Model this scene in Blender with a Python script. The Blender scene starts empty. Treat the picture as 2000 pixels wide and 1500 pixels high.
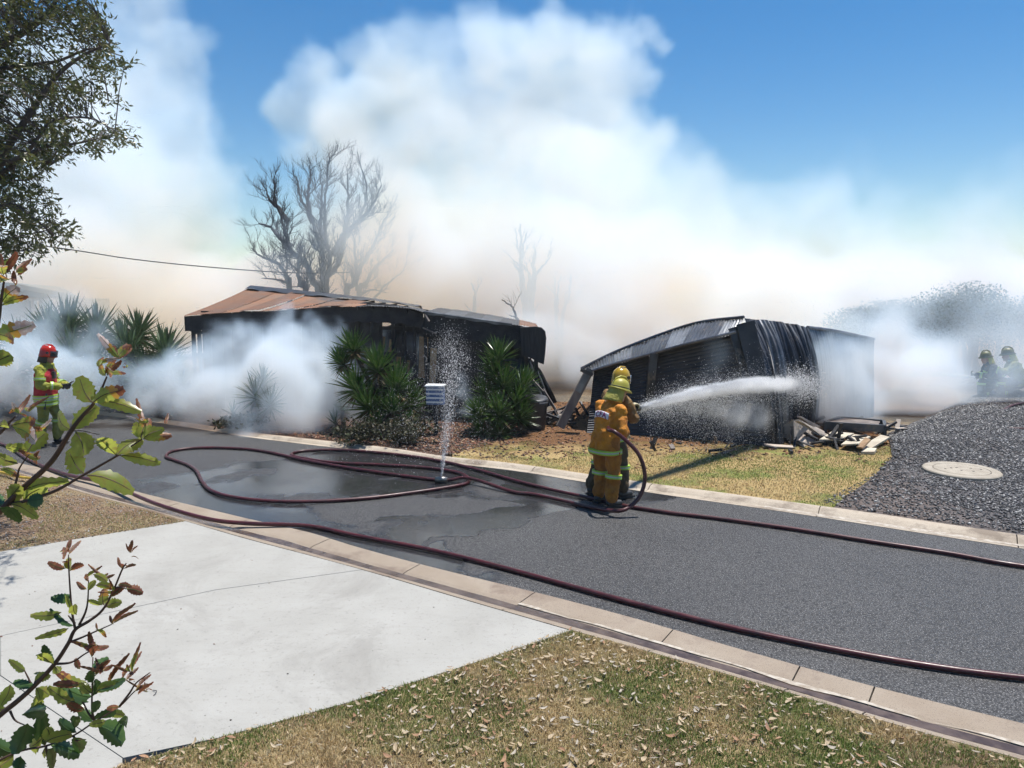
import bpy, bmesh, math, random
import numpy as np
from mathutils import Vector, Matrix, noise as mnoise

scn = bpy.context.scene
C = scn.collection
rnd = random.Random(7)
nrs = np.random.RandomState(7)
PI = math.pi
CAMZ = 3.0
F = 1444.0
PITCH = math.atan(190 / F)

# ------------------------------------------------------------------ camera, sky, sun, exposure
cam_d = bpy.data.cameras.new('camera'); cam = bpy.data.objects.new('camera', cam_d); C.objects.link(cam)
cam_d.lens = 26.0; cam_d.sensor_width = 36.0; cam_d.clip_start = 0.05; cam_d.clip_end = 4000
cam.location = (0, 0, CAMZ); cam.rotation_euler = (math.radians(90) - PITCH, 0, 0)
scn.camera = cam
SUN_TO = Vector((0.40, 0.27, 1.75)).normalized()
SUN_EL = math.asin(SUN_TO.z); SUN_ROT = math.atan2(SUN_TO.x, SUN_TO.y)
world = bpy.data.worlds.new('World'); scn.world = world; world.use_nodes = True
wt = world.node_tree
sky = wt.nodes.new('ShaderNodeTexSky'); sky.sky_type = 'NISHITA'; sky.sun_disc = False
sky.sun_elevation = SUN_EL; sky.sun_rotation = SUN_ROT
sky.air_density = 1.0; sky.dust_density = 0.0; sky.ozone_density = 2.0
hs = wt.nodes.new('ShaderNodeHueSaturation'); hs.inputs['Saturation'].default_value = 1.4; wt.links.new(sky.outputs[0], hs.inputs['Color']); wt.links.new(hs.outputs[0], wt.nodes['Background'].inputs[0])
wt.nodes['Background'].inputs[1].default_value = 0.085
sun_d = bpy.data.lights.new('sun', 'SUN'); sun_d.energy = 5.0; sun_d.angle = math.radians(0.5); sun_d.color = (1.0, 0.955, 0.89)
sun_o = bpy.data.objects.new('sun', sun_d); C.objects.link(sun_o)
sun_o.rotation_euler = SUN_TO.to_track_quat('Z', 'Y').to_euler()
scn.view_settings.view_transform = 'Standard'; scn.view_settings.look = 'None'
scn.view_settings.exposure = 0.5; scn.view_settings.gamma = 1.0; scn.view_settings.use_curve_mapping = False
cy = scn.cycles
cy.max_bounces = 14; cy.diffuse_bounces = 3; cy.glossy_bounces = 3; cy.transmission_bounces = 4; cy.transparent_max_bounces = 8
cy.volume_bounces = 13; cy.volume_step_rate = 4.0; cy.volume_max_steps = 128
cy.use_adaptive_sampling = True; cy.adaptive_threshold = 0.03
cy.use_denoising = True; cy.sample_clamp_indirect = 6.0
try:
    cy.denoiser = 'OPENIMAGEDENOISE'; cy.denoising_prefilter = 'ACCURATE'
except Exception:
    pass

# ------------------------------------------------------------------ helpers
CP, SP = math.cos(PITCH), math.sin(PITCH)
def ray(px, py):
    u = (px - 1000) / F; v = (750 - py) / F
    return Vector((u, CP + v * SP, -SP + v * CP))
def G(px, py, z=0.0):            # the ground point seen at a photo pixel
    d = ray(px, py); t = (z - CAMZ) / d.z
    return Vector((d.x * t, d.y * t, z))
def P(px, py, Y):                # the point seen at a photo pixel at distance Y
    d = ray(px, py); t = Y / d.y
    return Vector((d.x * t, Y, CAMZ + d.z * t))

def tag(o, label=None, cat=None, group=None, kind=None):
    if label: o['label'] = label
    if cat: o['category'] = cat
    if group: o['group'] = group
    if kind: o['kind'] = kind
    return o
def thing(name, label, cat, loc=(0, 0, 0), rotz=0.0, group=None):
    o = bpy.data.objects.new(name, None); C.objects.link(o); o.empty_display_size = .1
    o.location = loc; o.rotation_euler = (0, 0, rotz)
    return tag(o, label, cat, group)
def mobj(name, me, mats, parent=None, smooth=False):
    o = bpy.data.objects.new(name, me); C.objects.link(o)
    if mats is not None and len(me.materials) == 0:
        for m in (mats if isinstance(mats, (list, tuple)) else [mats]): me.materials.append(m)
    if smooth and len(me.polygons): me.polygons.foreach_set('use_smooth', [True] * len(me.polygons))
    if parent is not None:
        o.parent = parent
    return o

class MB:
    """collects vertices and faces; build() makes one mesh object"""
    def __init__(s): s.v = []; s.f = []; s.m = []; s.mi = 0
    def add(s, vs, fs):
        b = len(s.v); s.v += [tuple(x) for x in vs]; s.f += [tuple(i + b for i in f) for f in fs]; s.m += [s.mi] * len(fs); return s
    def box(s, c, size, R=None):
        x, y, z = size[0] / 2, size[1] / 2, size[2] / 2
        vs = [Vector(q) for q in ((-x,-y,-z),(x,-y,-z),(x,y,-z),(-x,y,-z),(-x,-y,z),(x,-y,z),(x,y,z),(-x,y,z))]
        if R is not None: vs = [R @ q for q in vs]
        c = Vector(c); vs = [q + c for q in vs]
        return s.add(vs, [(0,3,2,1),(4,5,6,7),(0,1,5,4),(1,2,6,5),(2,3,7,6),(3,0,4,7)])
    def bar(s, a, b, w, h, up=(0, 0, 1)):
        a = Vector(a); b = Vector(b); d = b - a; L = d.length
        if L < 1e-6: return s
        d.normalize(); up = Vector(up)
        if abs(d.dot(up)) > .98: up = Vector((1, 0, 0))
        x = d.cross(up).normalized(); z = x.cross(d)
        R = Matrix((x, d, z)).transposed()
        return s.box((a + b) / 2, (w, L, h), R)
    def tube(s, pts, radii, n=8, caps=True):
        pts = [Vector(p) for p in pts]
        if not isinstance(radii, (list, tuple)): radii = [radii] * len(pts)
        b = []; fs = []; prev = None
        for i, p in enumerate(pts):
            t = (pts[min(i + 1, len(pts) - 1)] - pts[max(i - 1, 0)])
            if t.length < 1e-9: t = Vector((0, 0, 1))
            t.normalize()
            if prev is None:
                ref = Vector((0, 0, 1)) if abs(t.z) < .9 else Vector((1, 0, 0))
                x = t.cross(ref).normalized()
            else:
                x = (prev - t * prev.dot(t))
                x = x.normalized() if x.length > 1e-6 else t.orthogonal().normalized()
            prev = x; y = t.cross(x)
            for k in range(n):
                a = 2 * PI * k / n
                b.append(p + (x * math.cos(a) + y * math.sin(a)) * radii[i])
        for i in range(len(pts) - 1):
            for k in range(n):
                k2 = (k + 1) % n
                fs.append((i*n+k, i*n+k2, (i+1)*n+k2, (i+1)*n+k))
        if caps:
            fs.append(tuple(reversed(range(n)))); fs.append(tuple((len(pts)-1)*n + k for k in range(n)))
        return s.add(b, fs)
    def ell(s, c, r, R=None, nu=12, nv=8):
        vs = []; fs = []; c = Vector(c)
        for j in range(1, nv):
            ph = PI * j / nv
            for i in range(nu):
                th = 2 * PI * i / nu
                q = Vector((r[0]*math.sin(ph)*math.cos(th), r[1]*math.sin(ph)*math.sin(th), r[2]*math.cos(ph)))
                if R is not None: q = R @ q
                vs.append(c + q)
        top = Vector((0, 0, r[2])); bot = Vector((0, 0, -r[2]))
        if R is not None: top = R @ top; bot = R @ bot
        vs += [c + top, c + bot]; T = len(vs) - 2; B = T + 1
        for j in range(nv - 2):
            for i in range(nu):
                i2 = (i + 1) % nu
                fs.append((j*nu+i, (j+1)*nu+i, (j+1)*nu+i2, j*nu+i2))
        for i in range(nu):
            i2 = (i + 1) % nu
            fs.append((T, i, i2)); fs.append((B, (nv-2)*nu+i2, (nv-2)*nu+i))
        return s.add(vs, fs)
    def rings(s, rings, caps=True):
        n = len(rings[0]); vs = [q for r in rings for q in r]; fs = []
        for i in range(len(rings) - 1):
            for k in range(n):
                k2 = (k + 1) % n
                fs.append((i*n+k, i*n+k2, (i+1)*n+k2, (i+1)*n+k))
        if caps:
            fs.append(tuple(reversed(range(n)))); fs.append(tuple((len(rings)-1)*n + k for k in range(n)))
        return s.add(vs, fs)
    def slab(s, poly, thick, down=Vector((0, 0, -1))):
        """closed prism: polygon (world points) pushed along DOWN by thick"""
        n = len(poly); top = [Vector(p) for p in poly]; bot = [p + down * thick for p in top]
        fs = [tuple(range(n)), tuple(reversed(range(n, 2*n)))]
        for i in range(n): j = (i+1) % n; fs.append((j, i, n+i, n+j))
        return s.add(top + bot, fs)
    def grid(s, rows):
        nr, ncl = len(rows), len(rows[0]); vs = [q for r in rows for q in r]
        fs = [(i*ncl+j, i*ncl+j+1, (i+1)*ncl+j+1, (i+1)*ncl+j) for i in range(nr-1) for j in range(ncl-1)]
        return s.add(vs, fs)
    def mesh(s, name):
        me = bpy.data.meshes.new(name); me.from_pydata(s.v, [], s.f)
        if any(s.m): me.polygons.foreach_set('material_index', s.m)
        me.update(); return me
    def build(s, name, mats, parent=None, smooth=False):
        return mobj(name, s.mesh(name), mats, parent, smooth)

def np_mesh(name, verts, faces_flat, nper, mats, parent=None, mat_idx=None, smooth=False):
    me = bpy.data.meshes.new(name); nf = len(faces_flat) // nper
    me.vertices.add(len(verts)); me.vertices.foreach_set('co', np.asarray(verts, np.float32).ravel())
    me.loops.add(len(faces_flat)); me.loops.foreach_set('vertex_index', np.asarray(faces_flat, np.int32))
    me.polygons.add(nf); me.polygons.foreach_set('loop_start', np.arange(nf, dtype=np.int32) * nper)
    if mat_idx is not None: me.polygons.foreach_set('material_index', np.asarray(mat_idx, np.int32))
    if smooth: me.polygons.foreach_set('use_smooth', np.ones(nf, bool))
    me.update(calc_edges=True); me.validate()
    return mobj(name, me, mats, parent)

def catmull(pts, per=8):
    pts = [Vector(p) for p in pts]; out = []
    q = [pts[0] * 2 - pts[1]] + pts + [pts[-1] * 2 - pts[-2]]
    for i in range(1, len(q) - 2):
        a, b, c, d = q[i-1], q[i], q[i+1], q[i+2]
        for k in range(per):
            t = k / per
            out.append(.5 * ((2*b) + (c-a)*t + (2*a-5*b+4*c-d)*t*t + (3*b-a-3*c+d)*t**3))
    out.append(pts[-1]); return out
def resample(pts, n):
    L = [0.0]
    for a, b in zip(pts, pts[1:]): L.append(L[-1] + (b - a).length)
    out = []; j = 0
    for k in range(n):
        s_ = L[-1] * k / (n - 1)
        while j < len(L) - 2 and L[j+1] < s_: j += 1
        d = L[j+1] - L[j]; t = 0 if d < 1e-9 else (s_ - L[j]) / d
        out.append(pts[j].lerp(pts[j+1], min(max(t, 0), 1)))
    return out
def inpoly(x, y, poly):
    r = np.zeros(np.shape(x), bool); n = len(poly); j = n - 1
    for i in range(n):
        xi, yi = poly[i][0], poly[i][1]; xj, yj = poly[j][0], poly[j][1]
        with np.errstate(divide='ignore', invalid='ignore'):
            c = ((yi > y) != (yj > y)) & (x < (xj - xi) * (y - yi) / (yj - yi + 1e-12) + xi)
        r ^= c; j = i
    return r

# ------------------------------------------------------------------ materials
class NT:
    def __init__(s, name):
        s.mat = bpy.data.materials.new(name); s.mat.use_nodes = True; s.t = s.mat.node_tree
        s.b = s.t.nodes['Principled BSDF']; s.out = s.t.nodes['Material Output']
    def n(s, typ, **kw):
        nd = s.t.nodes.new(typ)
        for k, v in kw.items(): setattr(nd, k, v)
        return nd
    def l(s, a, b): s.t.links.new(a, b)
    def coords(s, world=False):
        if world: return s.n('ShaderNodeNewGeometry').outputs['Position']
        return s.n('ShaderNodeTexCoord').outputs['Object']
    def noise(s, co, scale, detail=3, rough=.55, vec=None, dist=0):
        nd = s.n('ShaderNodeTexNoise'); nd.inputs['Scale'].default_value = scale; nd.inputs['Detail'].default_value = detail
        nd.inputs['Roughness'].default_value = rough; nd.inputs['Distortion'].default_value = dist
        if vec is not None:
            mp = s.n('ShaderNodeMapping'); mp.inputs['Scale'].default_value = vec; s.l(co, mp.inputs['Vector']); co = mp.outputs[0]
        s.l(co, nd.inputs['Vector']); return nd.outputs['Fac']
    def voro(s, co, scale, feature='F1', out='Distance'):
        nd = s.n('ShaderNodeTexVoronoi', feature=feature); nd.inputs['Scale'].default_value = scale; s.l(co, nd.inputs['Vector']); return nd.outputs[out]
    def mr(s, x, a, b, c=0, d=1, smooth=False):
        nd = s.n('ShaderNodeMapRange')
        if smooth: nd.interpolation_type = 'SMOOTHSTEP'
        s.l(x, nd.inputs[0])
        for i, v in zip((1, 2, 3, 4), (a, b, c, d)): nd.inputs[i].default_value = v
        return nd.outputs[0]
    def math(s, op, a, b=None):
        nd = s.n('ShaderNodeMath', operation=op)
        for i, v in ((0, a), (1, b)):
            if v is None: continue
            if isinstance(v, (int, float)): nd.inputs[i].default_value = v
            else: s.l(v, nd.inputs[i])
        return nd.outputs[0]
    def mix(s, f, a, b, blend='MIX'):
        nd = s.n('ShaderNodeMix', data_type='RGBA', blend_type=blend)
        for i, v in ((0, f), (6, a), (7, b)):
            if isinstance(v, (int, float)): nd.inputs[i].default_value = v
            elif isinstance(v, tuple): nd.inputs[i].default_value = (*v, 1) if len(v) == 3 else v
            else: s.l(v, nd.inputs[i])
        return nd.outputs[2]
    def bump(s, h, strength=.5, dist=.01):
        nd = s.n('ShaderNodeBump'); nd.inputs['Strength'].default_value = strength; nd.inputs['Distance'].default_value = dist
        s.l(h, nd.inputs['Height']); s.l(nd.outputs[0], s.b.inputs['Normal']); return nd
    def base(s, x):
        if isinstance(x, tuple): s.b.inputs['Base Color'].default_value = (*x, 1)
        else: s.l(x, s.b.inputs['Base Color'])
    def set(s, **kw):
        for k, v in kw.items():
            i = s.b.inputs[k.replace('_', ' ')]
            if isinstance(v, (int, float)): i.default_value = v
            else: s.l(v, i)

def simple(name, c1, c2=None, scale=6, rough=.7, metal=0, bump=.3, bscale=60, bdist=.005, world=False, detail=4, lo=.35, hi=.65, spec=.5, vec=None, perobj=0.0):
    m = NT(name); co = m.coords(world)
    if c2 is None: c2 = tuple(x * .75 for x in c1)
    f = m.mr(m.noise(co, scale, detail, vec=vec), lo, hi)
    col = m.mix(f, c1, c2)
    if perobj:
        oi = m.n('ShaderNodeObjectInfo').outputs['Random']
        col = m.mix(1.0, col, m.mix(oi, (1 - perobj,) * 3, (1 + perobj,) * 3), 'MULTIPLY')
    m.base(col)
    m.set(Roughness=rough, Metallic=metal, Specular_IOR_Level=spec)
    if bump: m.bump(m.noise(co, bscale, 3, vec=vec), bump, bdist)
    return m.mat
def leafmat(name, c1, c2, c3, scale=4, rough=.45, trans=.35, tcol=None):
    """leaf: principled mixed with a translucent layer, colour varied over the plant"""
    m = NT(name); co = m.coords(True)
    f = m.mr(m.noise(co, scale, 3), .35, .65); g = m.mr(m.noise(co, scale * 5.3, 2), .5, .72)
    col = m.mix(g, m.mix(f, c1, c2), c3); m.base(col); m.set(Roughness=rough, Specular_IOR_Level=.4)
    tr = m.n('ShaderNodeBsdfTranslucent')
    if tcol is None: m.l(col, tr.inputs[0])
    else: m.l(m.mix(g, tcol, c3), tr.inputs[0])
    mx = m.n('ShaderNodeMixShader'); mx.inputs[0].default_value = trans
    m.l(m.b.outputs[0], mx.inputs[1]); m.l(tr.outputs[0], mx.inputs[2]); m.l(mx.outputs[0], m.out.inputs['Surface'])
    return m.mat
# ------------------------------------------------------------------ ground surfaces
def ext(pts, d0, d1):
    """world polyline extended straight at both ends"""
    a = pts[0] + (pts[0] - pts[1]).normalized() * d0; b = pts[-1] + (pts[-1] - pts[-2]).normalized() * d1
    return [a] + pts + [b]
near_road_px = [(0,893),(30,903),(99,918),(180,938),(300,969),(400,993),(496,1016),(604,1040),(685,1065),(790,1094),(900,1122),(1065,1162),(1246,1210),(1395,1254),(1560,1301),(1725,1346),(2000,1414)]
near_out_px = [(0,913),(78,936),(180,967),(288,995),(366,1018),(480,1051),(605,1084),(737,1120),(900,1168),(1114,1230),(1241,1265),(1505,1342),(1725,1408),(1862,1447),(2000,1484)]
far_road_px = [(0,803),(100,805),(192,810),(330,829),(420,843),(500,856),(640,873),(760,886),(870,904),(1000,919),(1130,940),(1260,961),(1420,984),(1560,1004),(1700,1026),(1860,1051),(2000,1072)]
far_out_px = [(0,796),(100,798),(192,802),(330,820),(420,833),(500,845),(640,861),(760,874),(870,891),(1000,904),(1130,923),(1260,942),(1420,963),(1560,982),(1700,1001),(1860,1025),(2000,1045)]
ZK = 0.036
def line(px, z, d0, d1): return ext(catmull([G(x, y, z) for x, y in px], 6), d0, d1)
NR = resample(line(near_road_px, 0, 14, 14), 240)
NO = resample(line(near_out_px, ZK, 14, 14), 240)
FR = resample(line(far_road_px, 0, 14, 16), 240)
FO = resample(line(far_out_px, ZK, 14, 16), 240)
def across(A, B):
    D = resample(B, 3000); ax = np.array([(p.x, p.y) for p in D]); out = []
    for p in A:
        k = int(np.argmin((ax[:, 0] - p.x) ** 2 + (ax[:, 1] - p.y) ** 2)); out.append(D[k])
    return out
NO = across(NR, NO); FO = across(FR, FO)

# terrain
m = NT('dry_ground'); co = m.coords(True)
m.base(m.mix(m.mr(m.noise(co, .35, 5), .4, .6), m.mix(m.mr(m.noise(co, 9, 4), .35, .65), (.10, .075, .05), (.22, .17, .10)), (.045, .04, .035)))
m.set(Roughness=.95); m.bump(m.noise(co, 14, 5), .8, .04)
MB().box((0, 60, -.36), (680, 680, .5)).build('ground', m.mat)['kind'] = 'structure'

# road
m = NT('asphalt'); co = m.coords(True)
sp = m.noise(co, 70, 2, .8); cell = m.voro(co, 60); patch = m.noise(co, .55, 4); fine = m.noise(co, 100, 1)
dry = m.mix(m.mr(patch, .35, .68), (.026, .026, .028), (.046, .045, .045))
dry = m.mix(m.mr(fine, .56, .68), dry, (.27, .265, .26))
dry = m.mix(m.mr(cell, .45, .75), dry, (.010, .010, .011))
# wet area round the leaking hose: a stain of its own
def ellm(cx, cy, rx, ry, rot=0):
    mp = m.n('ShaderNodeMapping', vector_type='TEXTURE'); mp.inputs['Location'].default_value = (cx, cy, 0)
    mp.inputs['Rotation'].default_value = (0, 0, rot); mp.inputs['Scale'].default_value = (rx, ry, 1000)
    m.l(wco, mp.inputs['Vector']); ln = m.n('ShaderNodeVectorMath', operation='LENGTH'); m.l(mp.outputs[0], ln.inputs[0]); return ln.outputs['Value']
vm = m.n('ShaderNodeVectorMath', operation='MULTIPLY_ADD'); nz = m.n('ShaderNodeTexNoise'); nz.inputs['Scale'].default_value = .9; nz.inputs['Detail'].default_value = 5
m.l(co, nz.inputs['Vector']); m.l(nz.outputs['Color'], vm.inputs[0]); vm.inputs[1].default_value = (1.8, 1.8, 0)
ad = m.n('ShaderNodeVectorMath', operation='ADD'); m.l(co, ad.inputs[0]); ad.inputs[1].default_value = (-.9, -.9, 0); m.l(ad.outputs[0], vm.inputs[2]); wco = vm.outputs[0]
E1 = []
for (px, py, rx, ry, rot) in ((620,935,2.6,1.5,.1),(880,935,2.4,1.1,0),(440,985,1.6,.7,-.45),(1090,955,1.7,.8,-.3),(700,1075,2.0,.55,-.5),(930,1015,1.6,.5,.5),(760,890,1.5,.6,-.1)):
    g = G(px, py); E1.append(ellm(g.x, g.y, rx, ry, rot))
w = E1[0]
for e in E1[1:]: w = m.math('MINIMUM', w, e)
wet = m.mr(w, 1.02, .93)
soak = m.mr(m.noise(co, 1.6, 4), .40, .62)
wet = m.math('MULTIPLY', wet, m.mr(m.noise(co, .8, 3), .30, .42))
m.base(m.mix(m.math('MULTIPLY', wet, .52), dry, (.012, .013, .016)))
rg = m.math('SUBTRACT', .62, m.math('MULTIPLY', wet, m.mr(soak, 0, 1, .40, .54)))
m.set(Roughness=rg, Specular_IOR_Level=.5)
m.bump(m.math('MULTIPLY', m.math('ADD', m.math('MULTIPLY', cell, .8), sp), m.math('SUBTRACT', 1.0, m.math('MULTIPLY', wet, .93))), .8, .006)
ASPH = m.mat
mb = MB(); n = 240
xs_ = np.linspace(max(NR[0].x, FR[0].x), min(NR[-1].x, FR[-1].x), 260)
yn = np.interp(xs_, [p.x for p in NR], [p.y for p in NR]); yf = np.interp(xs_, [p.x for p in FR], [p.y for p in FR])
mb.grid([[Vector((x, b, 0)), Vector((x, (a + b) / 2, 0)), Vector((x, a, 0))] for x, a, b in zip(xs_, yn, yf)]); ro = mb.build('road', ASPH); ro['kind'] = 'structure'
def road_z(x, y):
    return .02

# kerbs with joints
def concrete(name, c1, c2, c3, dark=None):
    m = NT(name); co = m.coords(True)
    col = m.mix(m.mr(m.noise(co, 2.2, 5), .35, .65), c1, c2)
    col = m.mix(m.mr(m.noise(co, 130, 2), .56, .7), col, c3)
    if dark: col = m.mix(m.mr(m.noise(co, 1.1, 6, .7), .5, .62), col, dark)
    m.base(col); m.set(Roughness=.85); m.bump(m.noise(co, 90, 4), .45, .004); return m.mat
KERB = concrete('kerb_concrete', (.25, .20, .15), (.30, .25, .195), (.15, .115, .085), (.19, .145, .11))
KERBF = concrete('far_kerb_concrete', (.36, .30, .23), (.45, .39, .31), (.24, .20, .16), (.20, .16, .12))
def kerb(A, B, name, cuts, mat, prof, gap=.006):
    """prof: (t across, z) pairs; the closed cross-section is swept between the cuts"""
    root = bpy.data.objects.new(name, None); C.objects.link(root); root['kind'] = 'structure'
    N_ = len(A)
    L = [0.0]
    for a, b in zip(A, A[1:]): L.append(L[-1] + (b - a).length)
    def at(pl, s_):
        s_ = min(max(s_, 0), L[-1] - 1e-4)
        j = max(0, int(np.searchsorted(L, s_)) - 1); j = min(j, N_ - 2)
        return pl[j].lerp(pl[j+1], (s_ - L[j]) / (L[j+1] - L[j]))
    for c0, c1 in zip(cuts, cuts[1:]):
        mb = MB(); k = max(3, int((c1 - c0) / .35)); rg = []
        dz = rnd.uniform(-.001, .001)
        for i in range(k + 1):
            s_ = c0 + gap + (c1 - c0 - 2 * gap) * i / k
            a, b = at(A, s_), at(B, s_); b = Vector((b.x, b.y, 0)); a = Vector((a.x, a.y, 0))
            r = [a.lerp(b, t) + Vector((0, 0, z + dz)) for t, z in prof]
            r += [a.lerp(b, 1.0) + Vector((0, 0, -.12)), a + Vector((0, 0, -.12))]
            rg.append(r)
        mb.rings(rg); mb.build('kerb_stone', mat, root)
    return root, L
# arc length of near kerb where the photo shows joints
Ln = [0.0]
for a, b in zip(NR, NR[1:]): Ln.append(Ln[-1] + (b - a).length)
def s_of(pl, L, px, py):
    g = G(px, py); j = min(range(len(pl)), key=lambda i: (pl[i].x - g.x)**2 + (pl[i].y - g.y)**2); return L[j]
js = [s_of(NR, Ln, *q) for q in ((-300,850),(30,903),(180,938),(360,982),(496,1016),(640,1052),(810,1100),(1040,1156),(1300,1226),(1556,1300),(1722,1345),(2100,1440))]
cuts = [0.0] + js + [Ln[-1]]
cuts = sorted(set(round(c, 3) for c in cuts))
out = [cuts[0]]
for c in cuts[1:]:
    while c - out[-1] > 3.4: out.append(out[-1] + 2.4)
    if c - out[-1] > .3: out.append(c)
near_prof = [(0, .004), (.10, .004), (.46, -.004), (.54, -.015), (.72, -.015), (.78, -.004), (.94, ZK - .003), (.995, ZK)]
kerb(NR, NO, 'kerb', out, KERB, near_prof)
Lf = [0.0]
for a, b in zip(FR, FR[1:]): Lf.append(Lf[-1] + (b - a).length)
cutf = [0.0]
while cutf[-1] < Lf[-1] - 2: cutf.append(cutf[-1] + rnd.uniform(1.9, 2.6))
far_prof = [(0, .004), (.30, -.006), (.45, -.010), (.55, .01), (.68, ZK - .006), (.80, ZK), (.995, ZK)]
kerb(FR, FO, 'kerb', cutf, KERBF, far_prof)
# damp channel with dried lime edge along the near kerb
m = NT('channel_water'); co = m.coords(True)
m.base(m.mix(m.mr(m.noise(co, 6, 4), .4, .6), (.06, .042, .035), (.11, .08, .065))); m.set(Roughness=.25, Specular_IOR_Level=.35); m.bump(m.noise(co, 40, 2), .12, .004)
CHW = m.mat
LIME = simple('lime_crust', (.46, .42, .36), (.27, .22, .17), 14, .9, bump=.8, bscale=80, world=True)
def strip(A, B, t0, t1, z, i0, i1, name, mat, wob=0.0, seed=0):
    rows = []
    for i in range(i0, i1):
        a, b = A[i], B[i]; a = Vector((a.x, a.y, 0)); b = Vector((b.x, b.y, 0))
        w0 = wob * mnoise.noise(Vector((i * .37, seed, 0))); w1 = wob * mnoise.noise(Vector((i * .31, seed + 9, 0)))
        rows.append([a.lerp(b, t1 + w1) + Vector((0, 0, z)), a.lerp(b, t0 + w0) + Vector((0, 0, z))])
    mb = MB(); mb.grid(rows); o = mb.build(name, mat); o['kind'] = 'structure'; return o
i1060 = min(range(240), key=lambda i: (NR[i] - G(1200, 1200)).length)
strip(NR, NO, .56, .745, -.0095, i1060 - 70, 236, 'gutter_water', CHW, .03, 1)
strip(NR, NO, .475, .54, -.0045, i1060 - 5, 236, 'gutter_lime', LIME, .10, 5)
strip(FR, FO, .16, .38, .0015, 150, 236, 'gutter_lime', LIME, .16, 8)

# near side: verge (left), driveway, lawn
def poly_obj(name, pts, mat, thick=.15, kind='structure', sub=0):
    mb = MB(); mb.slab(pts, thick); o = mb.build(name, mat)
    if kind: o['kind'] = kind
    return o
def soil(name, dirt1, dirt2, dryc, green, gs=.8, glo=.5, ghi=.62, dlo=.42, dhi=.6, bd=.03):
    m = NT(name); co = m.coords(True)
    d = m.mix(m.mr(m.noise(co, 22, 4), .35, .65), dirt1, dirt2)
    y = m.mix(m.mr(m.noise(co, 1.4, 5, .65), dlo, dhi), d, dryc)
    g = m.mix(m.math('MULTIPLY', m.mr(m.noise(co, gs, 5, .65), glo, ghi), .8), y, green)
    g = m.mix(m.mr(m.noise(co, 75, 2), .5, .72), g, m.mix(.5, g, (.02, .016, .01)))
    m.base(g); m.set(Roughness=.95, Specular_IOR_Level=.2); m.bump(m.noise(co, 45, 4, .7), 1.0, bd); return m.mat
LAWN = soil('lawn_soil', (.14, .095, .055), (.20, .14, .085), (.34, .25, .13), (.10, .14, .035))
VERGE = soil('verge_soil', (.20, .135, .09), (.27, .19, .13), (.30, .23, .13), (.11, .13, .04), glo=.6, ghi=.7)
# driveway corner points
ZD = ZK - .004
def near_edge(pxs):   # points on the outer kerb edge nearest to given pixels
    idx = [min(range(240), key=lambda i: (NO[i] - G(x, y, ZK)).length) for x, y in pxs]
    return [Vector((NO[i].x, NO[i].y, ZD)) for i in range(idx[0], idx[1] + 1)]
CONC = NT('driveway_concrete'); m = CONC; co = m.coords(True)
col = m.mix(m.mr(m.noise(co, 1.3, 6, .6), .35, .65), (.30, .293, .268), (.34, .333, .308))
col = m.mix(m.mr(m.noise(co, 5, 5, .7, vec=(.7, 3, 1)), .52, .95), col, (.265, .255, .232))
col = m.mix(m.mr(m.noise(co, 55, 2), .70, .76), col, (.20, .19, .18))
col = m.mix(m.math('MULTIPLY', m.mr(m.noise(co, .55, 6, .75, dist=1.2), .52, .68), .55), col, (.215, .205, .185))
col = m.mix(m.math('MULTIPLY', m.mr(m.noise(co, 28, 3), .60, .70), .5), col, (.19, .18, .165))
m.base(col); m.set(Roughness=.8); m.bump(m.noise(co, 40, 6, .7, vec=(1, 3, 1)), .5, .005); CONC = m.mat
drv = bpy.data.objects.new('driveway', None); C.objects.link(drv); drv['kind'] = 'structure'
kp = near_edge([(366,1018),(1114,1230)])
kA, kB = kp[0], kp[-1]
mid_i = min(range(len(kp)), key=lambda i: (kp[i] - G(705,1108,ZK)).length)
J = kp[mid_i]
Lt = [G(x, y, ZD) for x, y in ((366,1019),(0,1077),(-500,1160))]          # far edge of drive
Jl = [J, G(420,1152,ZD), G(0,1242,ZD), G(-500,1345,ZD)]                    # joint line
Bt = [kB, G(900,1303,ZD), G(680,1372,ZD), G(430,1440,ZD), G(240,1492,ZD)]  # lawn edge
D0, D1 = G(0,1318,ZD), G(240,1480,ZD)
g_ = .004
def shrink(poly, d):
    c = sum(poly, Vector()) / len(poly)
    return [p + (c - p).normalized() * d for p in poly]
def drive_slab(poly, dz=0):
    mb = MB(); mb.slab([p + Vector((0, 0, dz)) for p in shrink(poly, g_)], .12); return mb.build('concrete_slab', CONC, drv)
drive_slab([kA] + kp[1:mid_i] + [J, Jl[1], Jl[2], Jl[3], Lt[2], Lt[1]][:] )
drive_slab([J] + kp[mid_i+1:] + Bt[1:4] + [D1, D0, Jl[2], Jl[1]], -.001)
drive_slab([D0, D1, Bt[4], G(150,1560,ZD), G(-600,1560,ZD), Jl[3], Jl[2]], -.003)
MB().box((-2.2, 6.6, -.07), (13, 7.5, .06)).build('driveway_bed', simple('joint_dirt', (.05, .04, .03), world=True))['kind'] = 'structure'

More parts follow.
